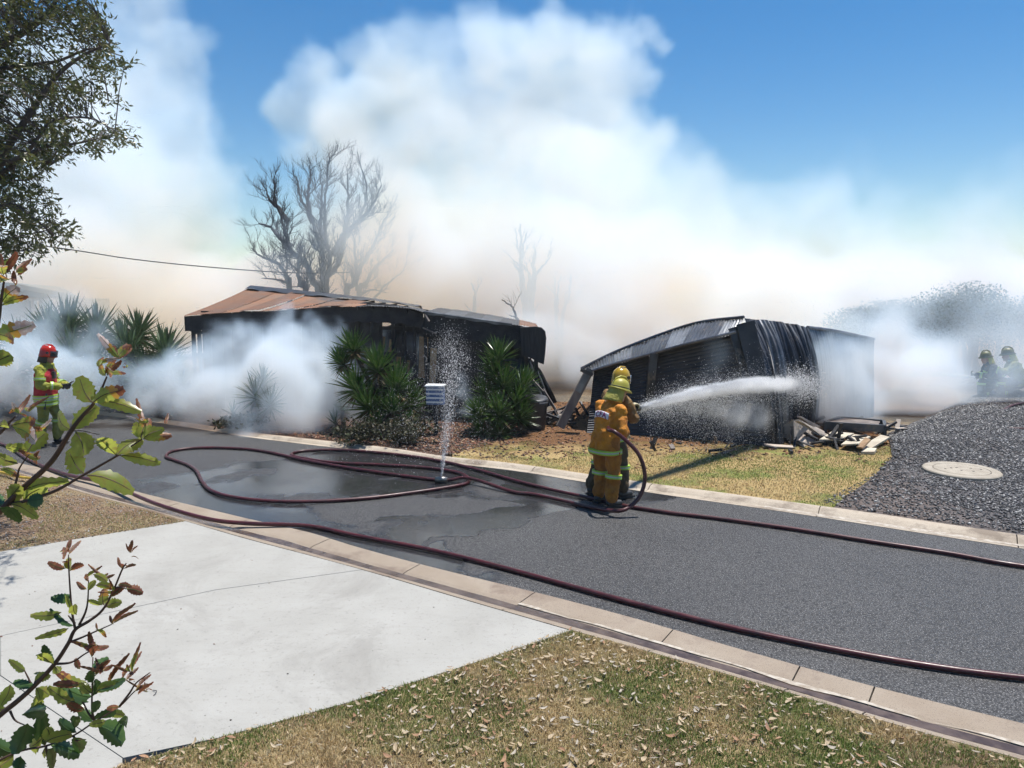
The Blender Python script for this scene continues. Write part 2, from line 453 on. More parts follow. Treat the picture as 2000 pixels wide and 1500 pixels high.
iA = min(range(240), key=lambda i: (NO[i] - G(366, 1018, ZK)).length)
iB = min(range(240), key=lambda i: (NO[i] - G(1114, 1230, ZK)).length)
vp = [Vector((p.x, p.y, ZK - .002)) for p in NO[:iA+1]] + [G(0,1077,ZK-.002), G(-500,1160,ZK-.002), Vector((-30, 3, ZK-.002)), Vector((-40, 14, ZK-.002))]
poly_obj('verge', vp, VERGE)
lp = [Vector((p.x, p.y, ZK - .002)) for p in NO[iB:]] + [Vector((20, -3, ZK-.002)), Vector((-1.5, -3, ZK-.002))] + [G(230,1495,ZK-.002), G(430,1441,ZK-.002), G(680,1373,ZK-.002), G(900,1304,ZK-.002)]
m = NT('front_lawn_soil'); co = m.coords(True)
d = m.mix(m.mr(m.noise(co, 22, 4), .35, .65), (.15, .10, .065), (.22, .15, .10))
y = m.mix(m.mr(m.noise(co, 1.7, 5, .65), .36, .5), d, (.36, .27, .15))
gr = m.mix(m.math('MULTIPLY', m.mr(m.noise(co, 1.1, 5, .65), .47, .6), .8), y, (.085, .12, .03))
dd = m.n('ShaderNodeVectorMath', operation='DISTANCE'); m.l(co, dd.inputs[0]); dd.inputs[1].default_value = tuple(G(1950, 1560, 0))
m.base(m.mix(m.mr(m.math('ADD', dd.outputs['Value'], m.math('MULTIPLY', m.noise(co, 3, 4), 1.6)), 1.7, 1.1), gr, d)); m.set(Roughness=.95, Specular_IOR_Level=.2); m.bump(m.noise(co, 45, 4, .7), 1, .03)
poly_obj('lawn', lp, m.mat)

# far side: garden bed, dry verge, gravel yard
fo = lambda px0, px1: [Vector((p.x, p.y, ZK - .002)) for p in FO if G(px0, 900).x * 0 + px0 <= 1000 + F * p.x / (p.y * CP + (CAMZ - p.z) * SP) <= px1]
ZF = ZK - .002
MULCH = simple('mulch_soil', (.055, .03, .018), (.11, .055, .03), 12, .95, bump=1.0, bscale=50, bdist=.04, world=True)
bed = fo(-900, 880) + [G(885, 868, ZF), G(1060, 838, ZF), Vector((1.0, 22, ZF)), Vector((-34, 22, ZF))]
poly_obj('garden_bed', bed, MULCH)
STRIP = NT('far_grass_soil'); m = STRIP; co = m.coords(True)
sx = m.n('ShaderNodeSeparateXYZ'); m.l(co, sx.inputs[0])
d = m.mix(m.mr(m.noise(co, 18, 4), .35, .65), (.20, .10, .045), (.11, .06, .03))
y = m.mix(m.mr(m.noise(co, 20, 4), .35, .65), (.44, .33, .15), (.32, .22, .10))
nzz = m.noise(co, 1.2, 4)
back = m.mr(m.math('ADD', sx.outputs['Y'], m.math('MULTIPLY', nzz, 2.0)), 13.9, 15.0)   # burnt towards the buildings
gg = m.math('MULTIPLY', m.mr(m.noise(co, .8, 5, .7), .48, .58), .85)
col = m.mix(gg, y, (.16, .20, .05)); m.base(m.mix(back, col, d)); m.set(Roughness=.95, Specular_IOR_Level=.2); m.bump(m.noise(co, 40, 4, .7), 1, .03)
strip_poly = fo(881, 1635) + [G(1640, 978, ZF), G(1700, 935, ZF), G(1742, 893, ZF), G(1735, 860, ZF), G(1690, 835, ZF), Vector((6.0, 19, ZF)), Vector((1.1, 19, ZF)), G(1060, 838, ZF+.001), G(885, 868, ZF+.001)]
poly_obj('nature_strip', strip_poly, m.mat)
GRAV = NT('gravel_ground'); m = GRAV; co = m.coords(True)
ce = m.voro(co, 28, out='Color'); di = m.voro(co, 28)
col = m.mix(m.mr(ce, .2, .9), (.022, .021, .023), (.08, .077, .08))
bw = m.mr(m.math('ADD', m.noise(co, 1.1, 5), 0), .44, .6)
sx = m.n('ShaderNodeSeparateXYZ'); m.l(co, sx.inputs[0])
lft = m.mr(m.math('SUBTRACT', sx.outputs['X'], m.math('MULTIPLY', sx.outputs['Y'], .12)), 5.6, 4.4)
col = m.mix(m.math('MULTIPLY', m.math('MAXIMUM', lft, m.math('MULTIPLY', bw, .6)), .9), col, m.mix(m.mr(m.noise(co, 30, 4), .4, .6), (.055, .038, .03), (.12, .085, .065)))
m.base(col); m.set(Roughness=.55); m.bump(di, .9, .02); GRAV = m.mat
# gravel yard: grid surface with a low bank, falling away at its left and back edge
def gh(x, y):
    e0, e1 = G(1740, 868), G(1905, 781)     # crest line of the bank
    nx, ny = -(e1.y - e0.y), (e1.x - e0.x); l_ = math.hypot(nx, ny)
    d = -((x - e0.x) * nx + (y - e0.y) * ny) / l_   # distance inside
    d2 = 20.6 - y
    k = min(d, d2)
    crest = .16 * math.exp(-((min(k, 6) - .9) / 1.1) ** 2) if y > 13.5 else .16 * math.exp(-((min(k, 6) - .9) / 1.1) ** 2) * max(0, (y - 12) / 1.5)
    h = crest + .03 * mnoise.noise(Vector((x * 1.3, y * 1.3, 2)))
    if k < 0: h += max(-.6, k * .35)
    return ZF - .004 + h * min(1, max(0.05, (y - 10.5) / 2))
gpoly = fo(1600, 3500) + [Vector((40, 22, 0)), Vector((9, 22, 0)), G(1735, 848), G(1742, 893), G(1700, 935), G(1640, 978)]
rows = []; xs = np.arange(4.0, 26.01, .16); ys = np.arange(6.2, 22.3, .16)
gv, gf, idx = [], [], {}
inside = lambda x, y: bool(inpoly(np.array([x]), np.array([y]), gpoly)[0])
for j, y in enumerate(ys):
    for i, x in enumerate(xs):
        if inside(x, y): idx[(i, j)] = len(gv); gv.append((x, y, gh(x, y)))
for (i, j), a in idx.items():
    q = [(i, j), (i+1, j), (i+1, j+1), (i, j+1)]
    if all(k in idx for k in q): gf.append([idx[k] for k in q])
me = bpy.data.meshes.new('gravel_yard'); me.from_pydata(gv, [], gf); o = mobj('gravel_yard', me, GRAV, smooth=True); o['kind'] = 'structure'
poly_obj('yard_base', [Vector((p.x, p.y, ZF - .008)) for p in gpoly if p.y < 17] , GRAV, .1)

# ------------------------------------------------------------------ loose stuff on the ground
def blades(name, pts, h, w, mats, pr, lean=.6, seed=1, label=None, z=ZK):
    """pts (n,2): one thin blade each, three triangles"""
    r = np.random.RandomState(seed); n = len(pts)
    a = r.uniform(0, 2*PI, n); H = h * r.uniform(.45, 1.25, n); W = w * r.uniform(.6, 1.3, n)
    la = r.uniform(0, 2*PI, n); ll = lean * r.uniform(.1, 1, n) * H
    base = np.c_[pts, np.full(n, z - .003)]
    dx = np.c_[np.cos(a), np.sin(a), np.zeros(n)] * (W / 2)[:, None]
    l1 = np.c_[np.cos(la) * ll * .35, np.sin(la) * ll * .35, H * .6]; l2 = np.c_[np.cos(la) * ll, np.sin(la) * ll, H * np.sqrt(np.maximum(.1, 1 - lean * .4))]
    V = np.stack([base - dx, base + dx, base + l1 + dx * .7, base + l1 - dx * .7, base + l2], 1).reshape(-1, 3)
    k = np.arange(n)[:, None] * 5
    T = np.concatenate([k + [0, 1, 2], k + [0, 2, 3], k + [3, 2, 4]], 1).ravel()
    mi = np.repeat(r.choice(len(mats), n, p=pr) if not callable(pr) else pr(pts, r), 3)
    o = np_mesh(name, V, T, 3, mats, mat_idx=mi); tag(o, label, None, None, 'stuff'); return o
def scatter(poly, n, seed):
    r = np.random.RandomState(seed); P_ = np.array([(p[0], p[1]) for p in poly]); lo, hi = P_.min(0), P_.max(0)
    out = np.zeros((0, 2))
    while len(out) < n:
        q = r.uniform(lo, hi, (n * 2, 2)); q = q[inpoly(q[:, 0], q[:, 1], poly)]; out = np.r_[out, q]
    return out[:n]
GG = leafmat('green_grass', (.12, .18, .035), (.17, .23, .055), (.20, .22, .08), 3, .6, .3)
GD = leafmat('dry_grass', (.52, .41, .21), (.42, .31, .15), (.60, .51, .32), 3, .7, .25)
GBR = leafmat('brown_grass', (.20, .13, .07), (.26, .17, .09), (.15, .09, .05), 3, .8, .2)
def nfield(pts, s, seed):
    return np.array([mnoise.fractal(Vector((x * s, y * s, seed)), 1.0, 2.0, 4) for x, y in pts])
def grass_pick(s, seed, th, brown=.12):
    def f(pts, r):
        v = nfield(pts, s, seed) + r.uniform(-.35, .35, len(pts))
        k = np.where(v > th, 0, 1); k[r.uniform(0, 1, len(pts)) < brown] = 2; return k
    return f
vis_lawn = [G(x, y, ZK) for x, y in ((1114,1232),(1241,1267),(1505,1344),(1725,1411),(1862,1450),(2060,1505),(2060,1560),(120,1560),(230,1497),(430,1441),(680,1373),(900,1304))]
pp = scatter(vis_lawn, 105000, 3); keep = (nfield(pp, .9, 11) > -.6) & (np.hypot(pp[:, 0] - G(1990,1570).x, pp[:, 1] - G(1990,1570).y) > .35 + .6 * nfield(pp, 2.5, 8))
blades('grass', pp[keep], .034, .0050, [GG, GD, GBR], grass_pick(1.3, 4, .02), .9, 3, 'short dry and green grass of the front lawn')
vis_verge = [G(x, y, ZK) for x, y in ((-60,905),(0,917),(78,940),(180,970),(288,998),(360,1019),(0,1076),(-60,1085))]
pp = scatter(vis_verge, 22000, 5)
edge = np.abs(np.array([(G(366,1019,ZK) - G(0,1077,ZK)).normalized().cross(Vector((x, y, ZK)) - G(0,1077,ZK)).length for x, y in pp]))
keep = (nfield(pp, .8, 21) > .12) | (edge < .28 + .2 * nfield(pp, 2, 3))
blades('grass', pp[keep], .03, .005, [GG, GD, GBR], [.3, .5, .2], .9, 4, 'sparse grass on the bare verge beside the driveway')
pp = scatter([p for p in strip_poly if p.y < 18], 60000, 6)
keep = (pp[:, 1] < 13.4 + 1.5 * nfield(pp, .8, 6))
blades('grass', pp[keep], .03, .009, [GG, GD, GBR], grass_pick(.7, 14, .16, .08), .8, 5, 'parched yellow grass strip in front of the collapsed shed')

def chips(name, pts, size, mats, label, seed, z=ZK, flat=.35, zf=None, pr=None):
    """irregular eight-faced lumps"""
    r = np.random.RandomState(seed); n = len(pts); O = np.array([(1,0,0),(-1,0,0),(0,1,0),(0,-1,0),(0,0,1),(0,0,-1)], float)
    S = size * r.uniform(.4, 1.3, (n, 1)); sc = np.c_[r.uniform(.6, 1.3, n), r.uniform(.5, 1.0, n), flat * r.uniform(.6, 1.3, n)]
    v = O[None] * (sc * S)[:, None, :] + r.normal(0, .12, (n, 6, 3)) * S[:, None, :]
    a = r.uniform(0, 2*PI, n); t = r.uniform(-.5, .5, n); ca, sa, ct, st = np.cos(a), np.sin(a), np.cos(t), np.sin(t)
    x, y, zz = v[..., 0], v[..., 1], v[..., 2]
    x2 = x * ct[:, None] + zz * st[:, None]; z2 = -x * st[:, None] + zz * ct[:, None]
    X = x2 * ca[:, None] - y * sa[:, None]; Y = x2 * sa[:, None] + y * ca[:, None]
    base = np.full(n, z) if zf is None else np.array([zf(px, py) for px, py in pts])
    V = np.stack([X + pts[:, 0:1], Y + pts[:, 1:2], z2 + (base + S[:, 0] * flat * .5)[:, None]], -1).reshape(-1, 3)
    Ft = np.array([(0,2,4),(2,1,4),(1,3,4),(3,0,4),(2,0,5),(1,2,5),(3,1,5),(0,3,5)])
    T = (np.arange(n)[:, None, None] * 6 + Ft[None]).ravel()
    mi = np.repeat(r.choice(len(mats), n, p=pr), 8)
    o = np_mesh(name, V, T, 3, mats, mat_idx=mi); tag(o, label, None, None, 'stuff'); return o
ST1 = simple('gravel_dark', (.028, .027, .030), (.06, .058, .06), 20, .35, world=True, bump=0)
ST2 = simple('gravel_grey', (.15, .147, .145), (.085, .082, .083), 20, .4, world=True, bump=0)
ST3 = simple('gravel_pale', (.45, .44, .42), (.28, .27, .26), 20, .45, world=True, bump=0)
vis_gravel = [G(x, y) for x, y in ((1600,986),(1700,1004),(1860,1027),(2060,1055),(2060,776),(1905,776),(1735,848),(1745,893),(1700,935))]
pp = scatter(vis_gravel, 46000, 8)
keep = (pp[:, 0] - .12 * pp[:, 1] > 5.1 + .7 * nfield(pp, 1.2, 3)) | (np.random.RandomState(2).uniform(0, 1, len(pp)) < .4)
chips('gravel', pp[keep], .022, [ST1, ST2, ST3], 'dark wet road gravel spread over the yard', 8, flat=.6, zf=gh, pr=[.68, .20, .12])
MU1 = simple('bark_red', (.20, .075, .04), (.11, .045, .025), 20, .8, world=True, bump=0)
MU2 = simple('bark_black', (.03, .022, .018), (.05, .035, .025), 20, .8, world=True, bump=0)
MU3 = simple('bark_tan', (.34, .22, .13), (.24, .14, .08), 20, .8, world=True, bump=0)
vis_bed = [G(x, y, ZF) for x, y in ((-40,794),(192,800),(330,818),(500,843),(640,859),(760,872),(880,888),(1060,840),(880,812),(560,806),(200,775),(-40,770))]
chips('mulch', scatter(vis_bed, 30000, 9), .035, [MU1, MU2, MU3], 'reddish bark mulch and scorched litter of the garden bed', 9, flat=.3, pr=[.42, .38, .20])
pp = scatter(strip_poly, 5000, 12); keep = pp[:, 1] > 12.8 + 1.5 * nfield(pp, .8, 6)
chips('litter', pp[keep], .035, [MU1, MU2, MU3], 'scorched leaf litter between the grass strip and the buildings', 12, flat=.3, pr=[.45, .35, .20])
chips('litter', scatter(vis_verge, 6000, 13), .012, [MU3, MU2, ST3], 'bark crumbs and dry leaves on the bare verge', 13, flat=.4, pr=[.6, .2, .2])
chips('litter', scatter([G(x, y) for x, y in ((380,1030),(1100,1225),(900,1290),(300,1480),(0,1480),(0,1100))], 60, 14), .008, [MU2, MU1], 'dark specks and crumbs lying on the concrete driveway', 14, z=ZD+.001)

# fallen gum leaves on the front lawn
FL = [simple('fallen_leaf_pale', (.44, .35, .23), (.30, .22, .13), 9, .7, bump=.3, perobj=.25),
      simple('fallen_leaf_grey', (.42, .37, .30), (.27, .23, .18), 9, .7, bump=.3, perobj=.25),
      simple('fallen_leaf_brown', (.20, .10, .055), (.30, .17, .09), 9, .7, bump=.3, perobj=.25)]
def gum_leaf_mesh(k):
    r = random.Random(100 + k); L = 1.0; mb = MB(); rows = []
    bend = r.uniform(-.35, .35); curl = r.uniform(.02, .28); wd = r.uniform(.11, .19); fold = r.uniform(.02, .10)
    for i in range(6):
        t = i / 5; w = wd * math.sin(PI * min(1, t * .92 + .04)) ** .8 + .004
        x = t - .5; y = bend * (t - .5) ** 2 * 2; z = curl * (2 * t - 1) ** 2 * .5
        rows.append([(x, y - w, z + fold), (x, y, z), (x, y + w, z + fold * r.uniform(.3, 1.2))])
    mb.grid(rows); me = mb.mesh('fallen_leaf'); me.materials.append(FL[(0, 0, 1, 0, 1, 2, 0, 1)[k % 8]])
    me.polygons.foreach_set('use_smooth', [True] * len(me.polygons)); return me
lm = [gum_leaf_mesh(k) for k in range(16)]
lp_ = scatter(vis_lawn, 2100, 31); dens = nfield(lp_, 1.1, 9)
lp_ = lp_[(dens > -.25) | (nrs.uniform(0, 1, len(lp_)) < .25)]
lp_ = lp_[np.argsort(lp_[:, 1] + nrs.uniform(0, 2.2, len(lp_)))]
def leaf_xf(x, y, r):
    s_ = .020 + .052 * r.random() ** 2.2
    return Matrix.Translation((x, y, ZK + .018 + r.uniform(0, .016))) @ Matrix.Rotation(r.uniform(0, 2*PI), 4, 'Z') @ Matrix.Rotation(r.uniform(-.45, .45), 4, 'X') @ Matrix.Rotation(r.uniform(-.35, .35), 4, 'Y') @ Matrix.Scale(s_, 4)
r = random.Random(5)
proj = lambda x, y: (1000 + F * x / (y * CP + (CAMZ - ZK) * SP))
inv = [q for q in lp_ if 240 < proj(*q) < 1995 and q[1] > 3.9]
for i, (x, y) in enumerate(inv[:290]):
    o = mobj('fallen_leaf', lm[r.randrange(16)], None); o.matrix_world = leaf_xf(x, y, r)
    tag(o, 'curled dry gum leaf fallen on the front lawn by the kerb', 'leaf', 'gum leaves fallen on the front lawn')
mb = MB(); used = set(map(tuple, inv[:290]))
for (x, y) in lp_:
    if (x, y) in used: continue
    me = lm[r.randrange(16)]; X = leaf_xf(x, y, r); mb.mi = r.choice((0, 0, 0, 1, 1, 2))
    mb.add([X @ v.co for v in me.vertices], [tuple(p.vertices) for p in me.polygons])
o = mb.build('fallen_leaves', FL); tag(o, 'litter of smaller dry leaves over the front lawn', None, None, 'stuff')
# ------------------------------------------------------------------ burnt house
CHAR = simple('charred_timber', (.012, .012, .015), (.03, .028, .03), 5, .75, bump=.8, bscale=30, bdist=.02, perobj=.3)
CHAR2 = simple('charred_board', (.010, .010, .013), (.026, .025, .028), 4, .7, bump=.6, bscale=18, bdist=.02, perobj=.3, vec=(1, 1, .15))
RUST = NT('rusted_roof_iron'); m = RUST; co = m.coords(True)
c_ = m.mix(m.mr(m.noise(co, 1.1, 5, .6), .38, .62), (.25, .115, .055), (.19, .12, .08))
c_ = m.mix(m.mr(m.noise(co, .7, 4), .54, .66), c_, (.10, .085, .08)); c_ = m.mix(m.mr(m.noise(co, 8, 4), .55, .75), c_, (.16, .075, .04))
oi = m.n('ShaderNodeObjectInfo').outputs['Random']; c_ = m.mix(1.0, c_, m.mix(oi, (.62, .60, .62), (1.15, 1.1, 1.05)), 'MULTIPLY'); m.base(c_); m.set(Roughness=.62, Metallic=.15); m.bump(m.noise(co, 30, 3), .2, .01); RUST = m.mat
IRON = NT('scorched_iron'); m = IRON; co = m.coords(True)
c_ = m.mix(m.mr(m.noise(co, 1.3, 5, .6), .38, .62), (.075, .085, .105), (.035, .038, .045))
c_ = m.mix(m.mr(m.noise(co, 2.3, 5, .7), .55, .68), c_, (.15, .13, .11))
m.base(c_); m.set(Roughness=.42, Metallic=.65); m.bump(m.noise(co, 14, 4), .3, .02); IRON = m.mat
IRONL = NT('pale_iron'); m = IRONL; co = m.coords(True)
c_ = m.mix(m.mr(m.noise(co, 1.6, 5, .6), .4, .6), (.19, .20, .215), (.08, .085, .095))
m.base(c_); m.set(Roughness=.4, Metallic=.6); m.bump(m.noise(co, 14, 4), .3, .02); IRONL = m.mat
BLACKIRON = simple('blackened_iron', (.028, .03, .036), (.055, .055, .06), 2, .5, .4, bump=.4, bscale=12, bdist=.02, world=True)
TANB = simple('unburnt_board', (.36, .24, .13), (.25, .15, .08), 5, .8, bump=.5, bscale=30, perobj=.2)
GREYT = simple('weathered_timber', (.20, .17, .15), (.10, .085, .08), 6, .8, bump=.7, bscale=25, bdist=.01, vec=(1, 1, .1))

def plc(pl, t):
    n = len(pl) - 1; x = min(max(t, 0), 1) * n; j = min(int(x), n - 1); return pl[j].lerp(pl[j+1], x - j)
def sheet(name, lo, hi, s0, s1, mat, parent, cols=13, rows=6, amp=.012, waves=5, off=0.0, nrm=None, crumple=0.0, seed=0, along='s', thick=.0, v0=0, v1=1, sag=0.0, vm=None):
    """one corrugated sheet ruled between two curves; waves run across s (or across v)"""
    mb = MB(); R_ = []
    N3 = nrm
    for j in range(rows + 1):
        v = v0 + (v1 - v0) * j / rows; row = []
        for i in range(cols + 1):
            s_ = s0 + (s1 - s0) * i / cols
            a, b = plc(lo, s_), plc(hi, s_); p = a.lerp(b, v)
            if vm is not None:
                mpt = plc(vm, s_); p = a * (1-v)*(1-v) + mpt * 2*v*(1-v) + b * v*v
            ph = (i / cols if along == 's' else j / rows) * waves * 2 * PI
            d = off + amp * math.sin(ph)
            if crumple: d += crumple * (mnoise.noise(Vector((s_ * 9, v * 1.2, seed))) + .5 * mnoise.noise(Vector((s_ * 26, v * 2.5, seed + 4))))
            p = p + N3 * d; p.z -= sag * math.sin(PI * v)
            row.append(p)
        R_.append(row)
    mb.grid(R_); return mb.build(name, mat, parent, smooth=True)

house = thing('burnt_house', 'burnt out black house with a sagging rusty tin roof', 'house')
E_ = resample(catmull([P(358,618,17.75), P(450,612,17.5), P(540,607,17.3), P(640,600,17.0), P(740,599,16.8), P(790,603,16.75), P(826,612,16.7)], 6), 60)
R_ = resample(catmull([P(490,562,20.7), P(600,573,20.4), P(700,584,20.1), P(762,592,19.9), P(800,598,19.8), P(850,606,19.8)], 6), 60)
UPN = Vector((.05, -.28, .95)).normalized()
ns = 12
for k in range(ns):
    s0, s1 = k / ns, (k + 1) / ns + .006
    if k < 8: sheet('roof_sheet', E_, R_, s0, s1, RUST, house, cols=22, rows=7, waves=9, amp=.011, off=.03 * (k % 2) + rnd.uniform(0, .03), nrm=UPN, v0=-.015 * (k % 2), v1=.93 + rnd.uniform(-.03, .05), sag=.03)
for k, (s0, s1, v1) in enumerate(((.665, .74, .35), (.75, .84, .16), (.84, .93, .2), (.93, 1.0, .3))):
    sheet('roof_sheet', E_, R_, s0, s1, BLACKIRON if k else RUST, house, cols=22, rows=5, waves=8, amp=.014, off=rnd.uniform(0, .04), nrm=UPN, v0=-.02, v1=v1, crumple=.03, seed=k)
# ridge capping and battens
mb = MB(); rows = []
for i in range(50):
    s_ = i / 49 * .93; a, b = plc(E_, s_), plc(R_, s_)
    wv = .10 + .10 * min(1, s_ * 1.5)
    rows.append([a.lerp(b, 1 - wv) + UPN * (.045 + .02 * math.sin(i * .9)), a.lerp(b, 1.0) + UPN * .07, a.lerp(b, 1.05) + UPN * .0])
mb.grid(rows); mb.build('ridge_cap', IRON, house, smooth=True)
for v in (.22, .48, .74):
    mb = MB(); mb.tube([plc(E_, s_).lerp(plc(R_, s_), v) + UPN * -.02 for s_ in np.linspace(.60, 1.0, 8)], .028, 5); mb.build('batten', CHAR, house)
for s_ in (.68, .74, .80, .86, .93):
    mb = MB(); mb.bar(plc(E_, s_) + Vector((0, 0, -.04)), plc(R_, s_) + Vector((0, 0, -.04)), .05, .09); mb.build('rafter', CHAR, house)
# eave fascia, corrugated scalloped edge
mb = MB(); rg = []
for i in range(60):
    p = plc(E_, i / 59); rg.append([p + Vector((0, .05, .0)), p + Vector((0, .09, .0)), p + Vector((0, .09, -.36)), p + Vector((0, .05, -.36 + .03 * math.sin(i * 1.9)))])
mb.rings(rg); mb.build('fascia', CHAR, house)
# front wall: charred boards; framing open at the corner and round the window
WL = [P(376,640,18.0), P(835,640,17.0)]
def wall_pt(px, z, back=0.0):
    # point of the front wall line under pixel column px
    a, b = WL[0], WL[1]; best = None
    for k in range(401):
        q = a.lerp(b, k / 400)
        e = abs(1000 + F * q.x / (q.y * CP + (CAMZ - 1.5) * SP) - px)
        if best is None or e < best[0]: best = (e, q)
    q = best[1]; return Vector((q.x + back * .23, q.y + back * .97, z))
px = 397
while px < 735:
    w = rnd.uniform(17, 23); a, b = wall_pt(px, 0), wall_pt(px + w, 0)
    top = 2.42 - .0 * px; bz = 0.05
    mb = MB(); c = (a + b) / 2; d = (b - a)
    mb.bar(Vector((c.x, c.y, bz)), Vector((c.x, c.y + rnd.uniform(-.03, .05), top)), d.length - .012, .035 + rnd.uniform(0, .02), up=(0.23, .97, 0)); mb.build('wall_board', CHAR2, house); px += w
for px in (378, 389, 745, 768, 792, 812, 832):
    a = wall_pt(px, .05); mb = MB(); mb.bar(a, a + Vector((rnd.uniform(-.03, .03), 0, 2.25)), .07, .09, up=(0, 1, 0)); mb.build('stud', CHAR, house)
for (x0, x1, z) in ((376, 410, .7), (376, 410, 1.35), (376, 410, 1.9), (736, 836, .75), (736, 836, 2.05), (736, 790, 1.45)):
    mb = MB(); mb.bar(wall_pt(x0, z), wall_pt(x1, z), .06, .08); mb.build('noggin', CHAR, house)
for (x, x1, z0, z1) in ((741,748,1.45,1.85),(757,763,1.42,1.78),(770,778,.95,1.38),(815,832,.9,1.85),(838,850,.8,1.6),(806,813,2.12,2.28),(790,796,.9,1.3)):
    a, b = wall_pt(x, z0, .05), wall_pt(min(x1, 834), z0, .05)
    if x > 830: a, b = P(x, 700, 16.9), P(x1, 700, 16.9)
    mb = MB(); c = (a + b) / 2; mb.bar(Vector((c.x, c.y, z0)), Vector((c.x + .04, c.y, z1)), max(.06, abs(b.x - a.x)), .03, up=(0, 1, 0)); mb.build('wall_remnant', TANB, house)
# inner walls
def panel_wall(name, a, b, z0, z1, mat, parent, th=.08, ragged=.0):
    n = max(3, int((b - a).length / .35)); mb = MB(); rg = []
    for i in range(n + 1):
        p = a.lerp(b, i / n); zt = z1 + (rnd.uniform(-ragged, 0) if ragged else 0)
        rg.append([Vector((p.x, p.y, z0)), Vector((p.x, p.y + th, z0)), Vector((p.x, p.y + th, zt)), Vector((p.x, p.y, zt))])
    mb.rings(rg); return mb.build(name, mat, parent)
panel_wall('inner_wall', Vector((-6.2, 20.4, 0)), Vector((.3, 18.9, 0)), .02, 2.15, CHAR, house, ragged=.25)
panel_wall('inner_wall', Vector((-7.6, 18.5, 0)), Vector((-6.4, 20.9, 0)), .02, 2.2, CHAR, house, ragged=.3)
panel_wall('inner_wall', Vector((-3.6, 18.1, 0)), Vector((-3.0, 20.0, 0)), .02, 2.1, CHAR, house, ragged=.3)

# right part of the house: low roofed wing
F2 = resample(catmull([P(828,610,16.75), P(900,620,16.5), P(1000,634,16.15), P(1052,641,15.95)], 6), 40)
B2 = resample(catmull([P(858,601,19.8), P(930,611,19.5), P(1010,624,19.2), P(1046,632,19.0)], 6), 40)
for k in range(6):
    sheet('roof_sheet', F2, B2, k / 6, (k + 1) / 6 + .006, (BLACKIRON, IRON, BLACKIRON, IRON, BLACKIRON, RUST)[k], house, cols=18, rows=5, waves=7, amp=.012, off=.008 * (k % 2), nrm=Vector((0, -.1, 1)), crumple=.015, seed=k + 20)
mb = MB(); rg = []
for i in range(41):
    p = plc(F2, i / 40); h = .035 + .012 * math.sin(i * .8)
    rg.append([p + Vector((0, -.05, .02)), p + Vector((0, -.02, .035)), p + Vector((0, -.02, -h)), p + Vector((0, -.05, -h))])
mb.rings(rg[:32]); mb.build('flashing', IRONL, house)
mb = MB(); rg = []
for i in range(41):
    p = plc(F2, i / 40); rg.append([p + Vector((0, .0, -.01)), p + Vector((0, .05, -.01)), p + Vector((0, .05, -.5 + .04 * math.sin(i * 1.7))), p + Vector((0, .0, -.5 + .04 * math.sin(i * 1.7)))])
mb.rings(rg); mb.build('fascia', CHAR, house)
for k in range(15):
    t0, t1 = k / 15 * .9, (k + 1) / 15 * .9; a, b = plc(F2, t0), plc(F2, t1); c = (a + b) / 2
    bot = .05 if k not in (1, 4) else 1.0
    mb = MB(); mb.bar(Vector((c.x, c.y + .35, bot)), Vector((c.x, c.y + .33 + rnd.uniform(-.05, .05), c.z - .05)), (b - a).length - .01, .03, up=(0, 1, 0)); mb.build('wall_board', CHAR2, house)
# hanging end panel with a rounded shoulder
pts = [(1016,640),(1046,638),(1058,640),(1065,647),(1067,660),(1065,690),(1062,712),(1052,708),(1040,701),(1026,696),(1018,690)]
mb = MB(); mb.slab([P(x, y, 15.9) for x, y in reversed(pts)], .14, Vector((0, 1, 0))); mb.build('hanging_panel', CHAR2, house)
mb = MB(); mb.bar(P(1047,690,16.0), P(1046,800,16.0), .09, .09, up=(0, 1, 0)); mb.build('veranda_post', CHAR, house)
mb = MB(); mb.bar(P(1030,640,16.0) + Vector((0, .2, 0)), P(1024,810,16.0) + Vector((0, .2, 0)), .1, .1, up=(0, 1, 0)); mb.build('veranda_post', CHAR, house)
for x, y, x1, y1, w in ((831,614,838,628,.05),(826,640,852,652,.03),(700,668,722,690,.03)):
    mb = MB(); mb.bar(P(x, y, 16.7), P(x1, y1, 16.6), w, .03); mb.build('loose_batten', GREYT, house)

# slumped wreckage between house and shed
sl = thing('slumped_wall', 'charred wall section slumped outward at the open end of the burnt house', 'wall')
for k in range(5):
    lo = [P(985 + k*6, 806 - k * 3, 15.8 + k * .25), P(1040 + k * 5, 808 - k*3, 15.75 + k * .25), P(1082 + k*3, 800 - k*4, 15.7 + k * .25)]
    hi = [P(985 + k*5, 700 - k*2, 16.4 + k * .1), P(1024 + k*3, 700, 16.4 + k*.1), P(1050 + k*3, 728, 16.4 + k*.1)]
    sheet('cladding_sheet', lo, hi, k / 5 * .5, .55 + k / 5 * .45, BLACKIRON, sl, cols=14, rows=6, amp=.01, waves=6, nrm=Vector((0, -1, .4)).normalized(), crumple=.12, seed=40 + k)
for q in ((1033,735,1060,765),(1022,742,1050,788),(1060,760,1085,800)):
    mb = MB(); mb.bar(P(q[0], q[1], 15.7), P(q[2], q[3], 15.6), .05, .05); mb.build('batten', GREYT, sl)
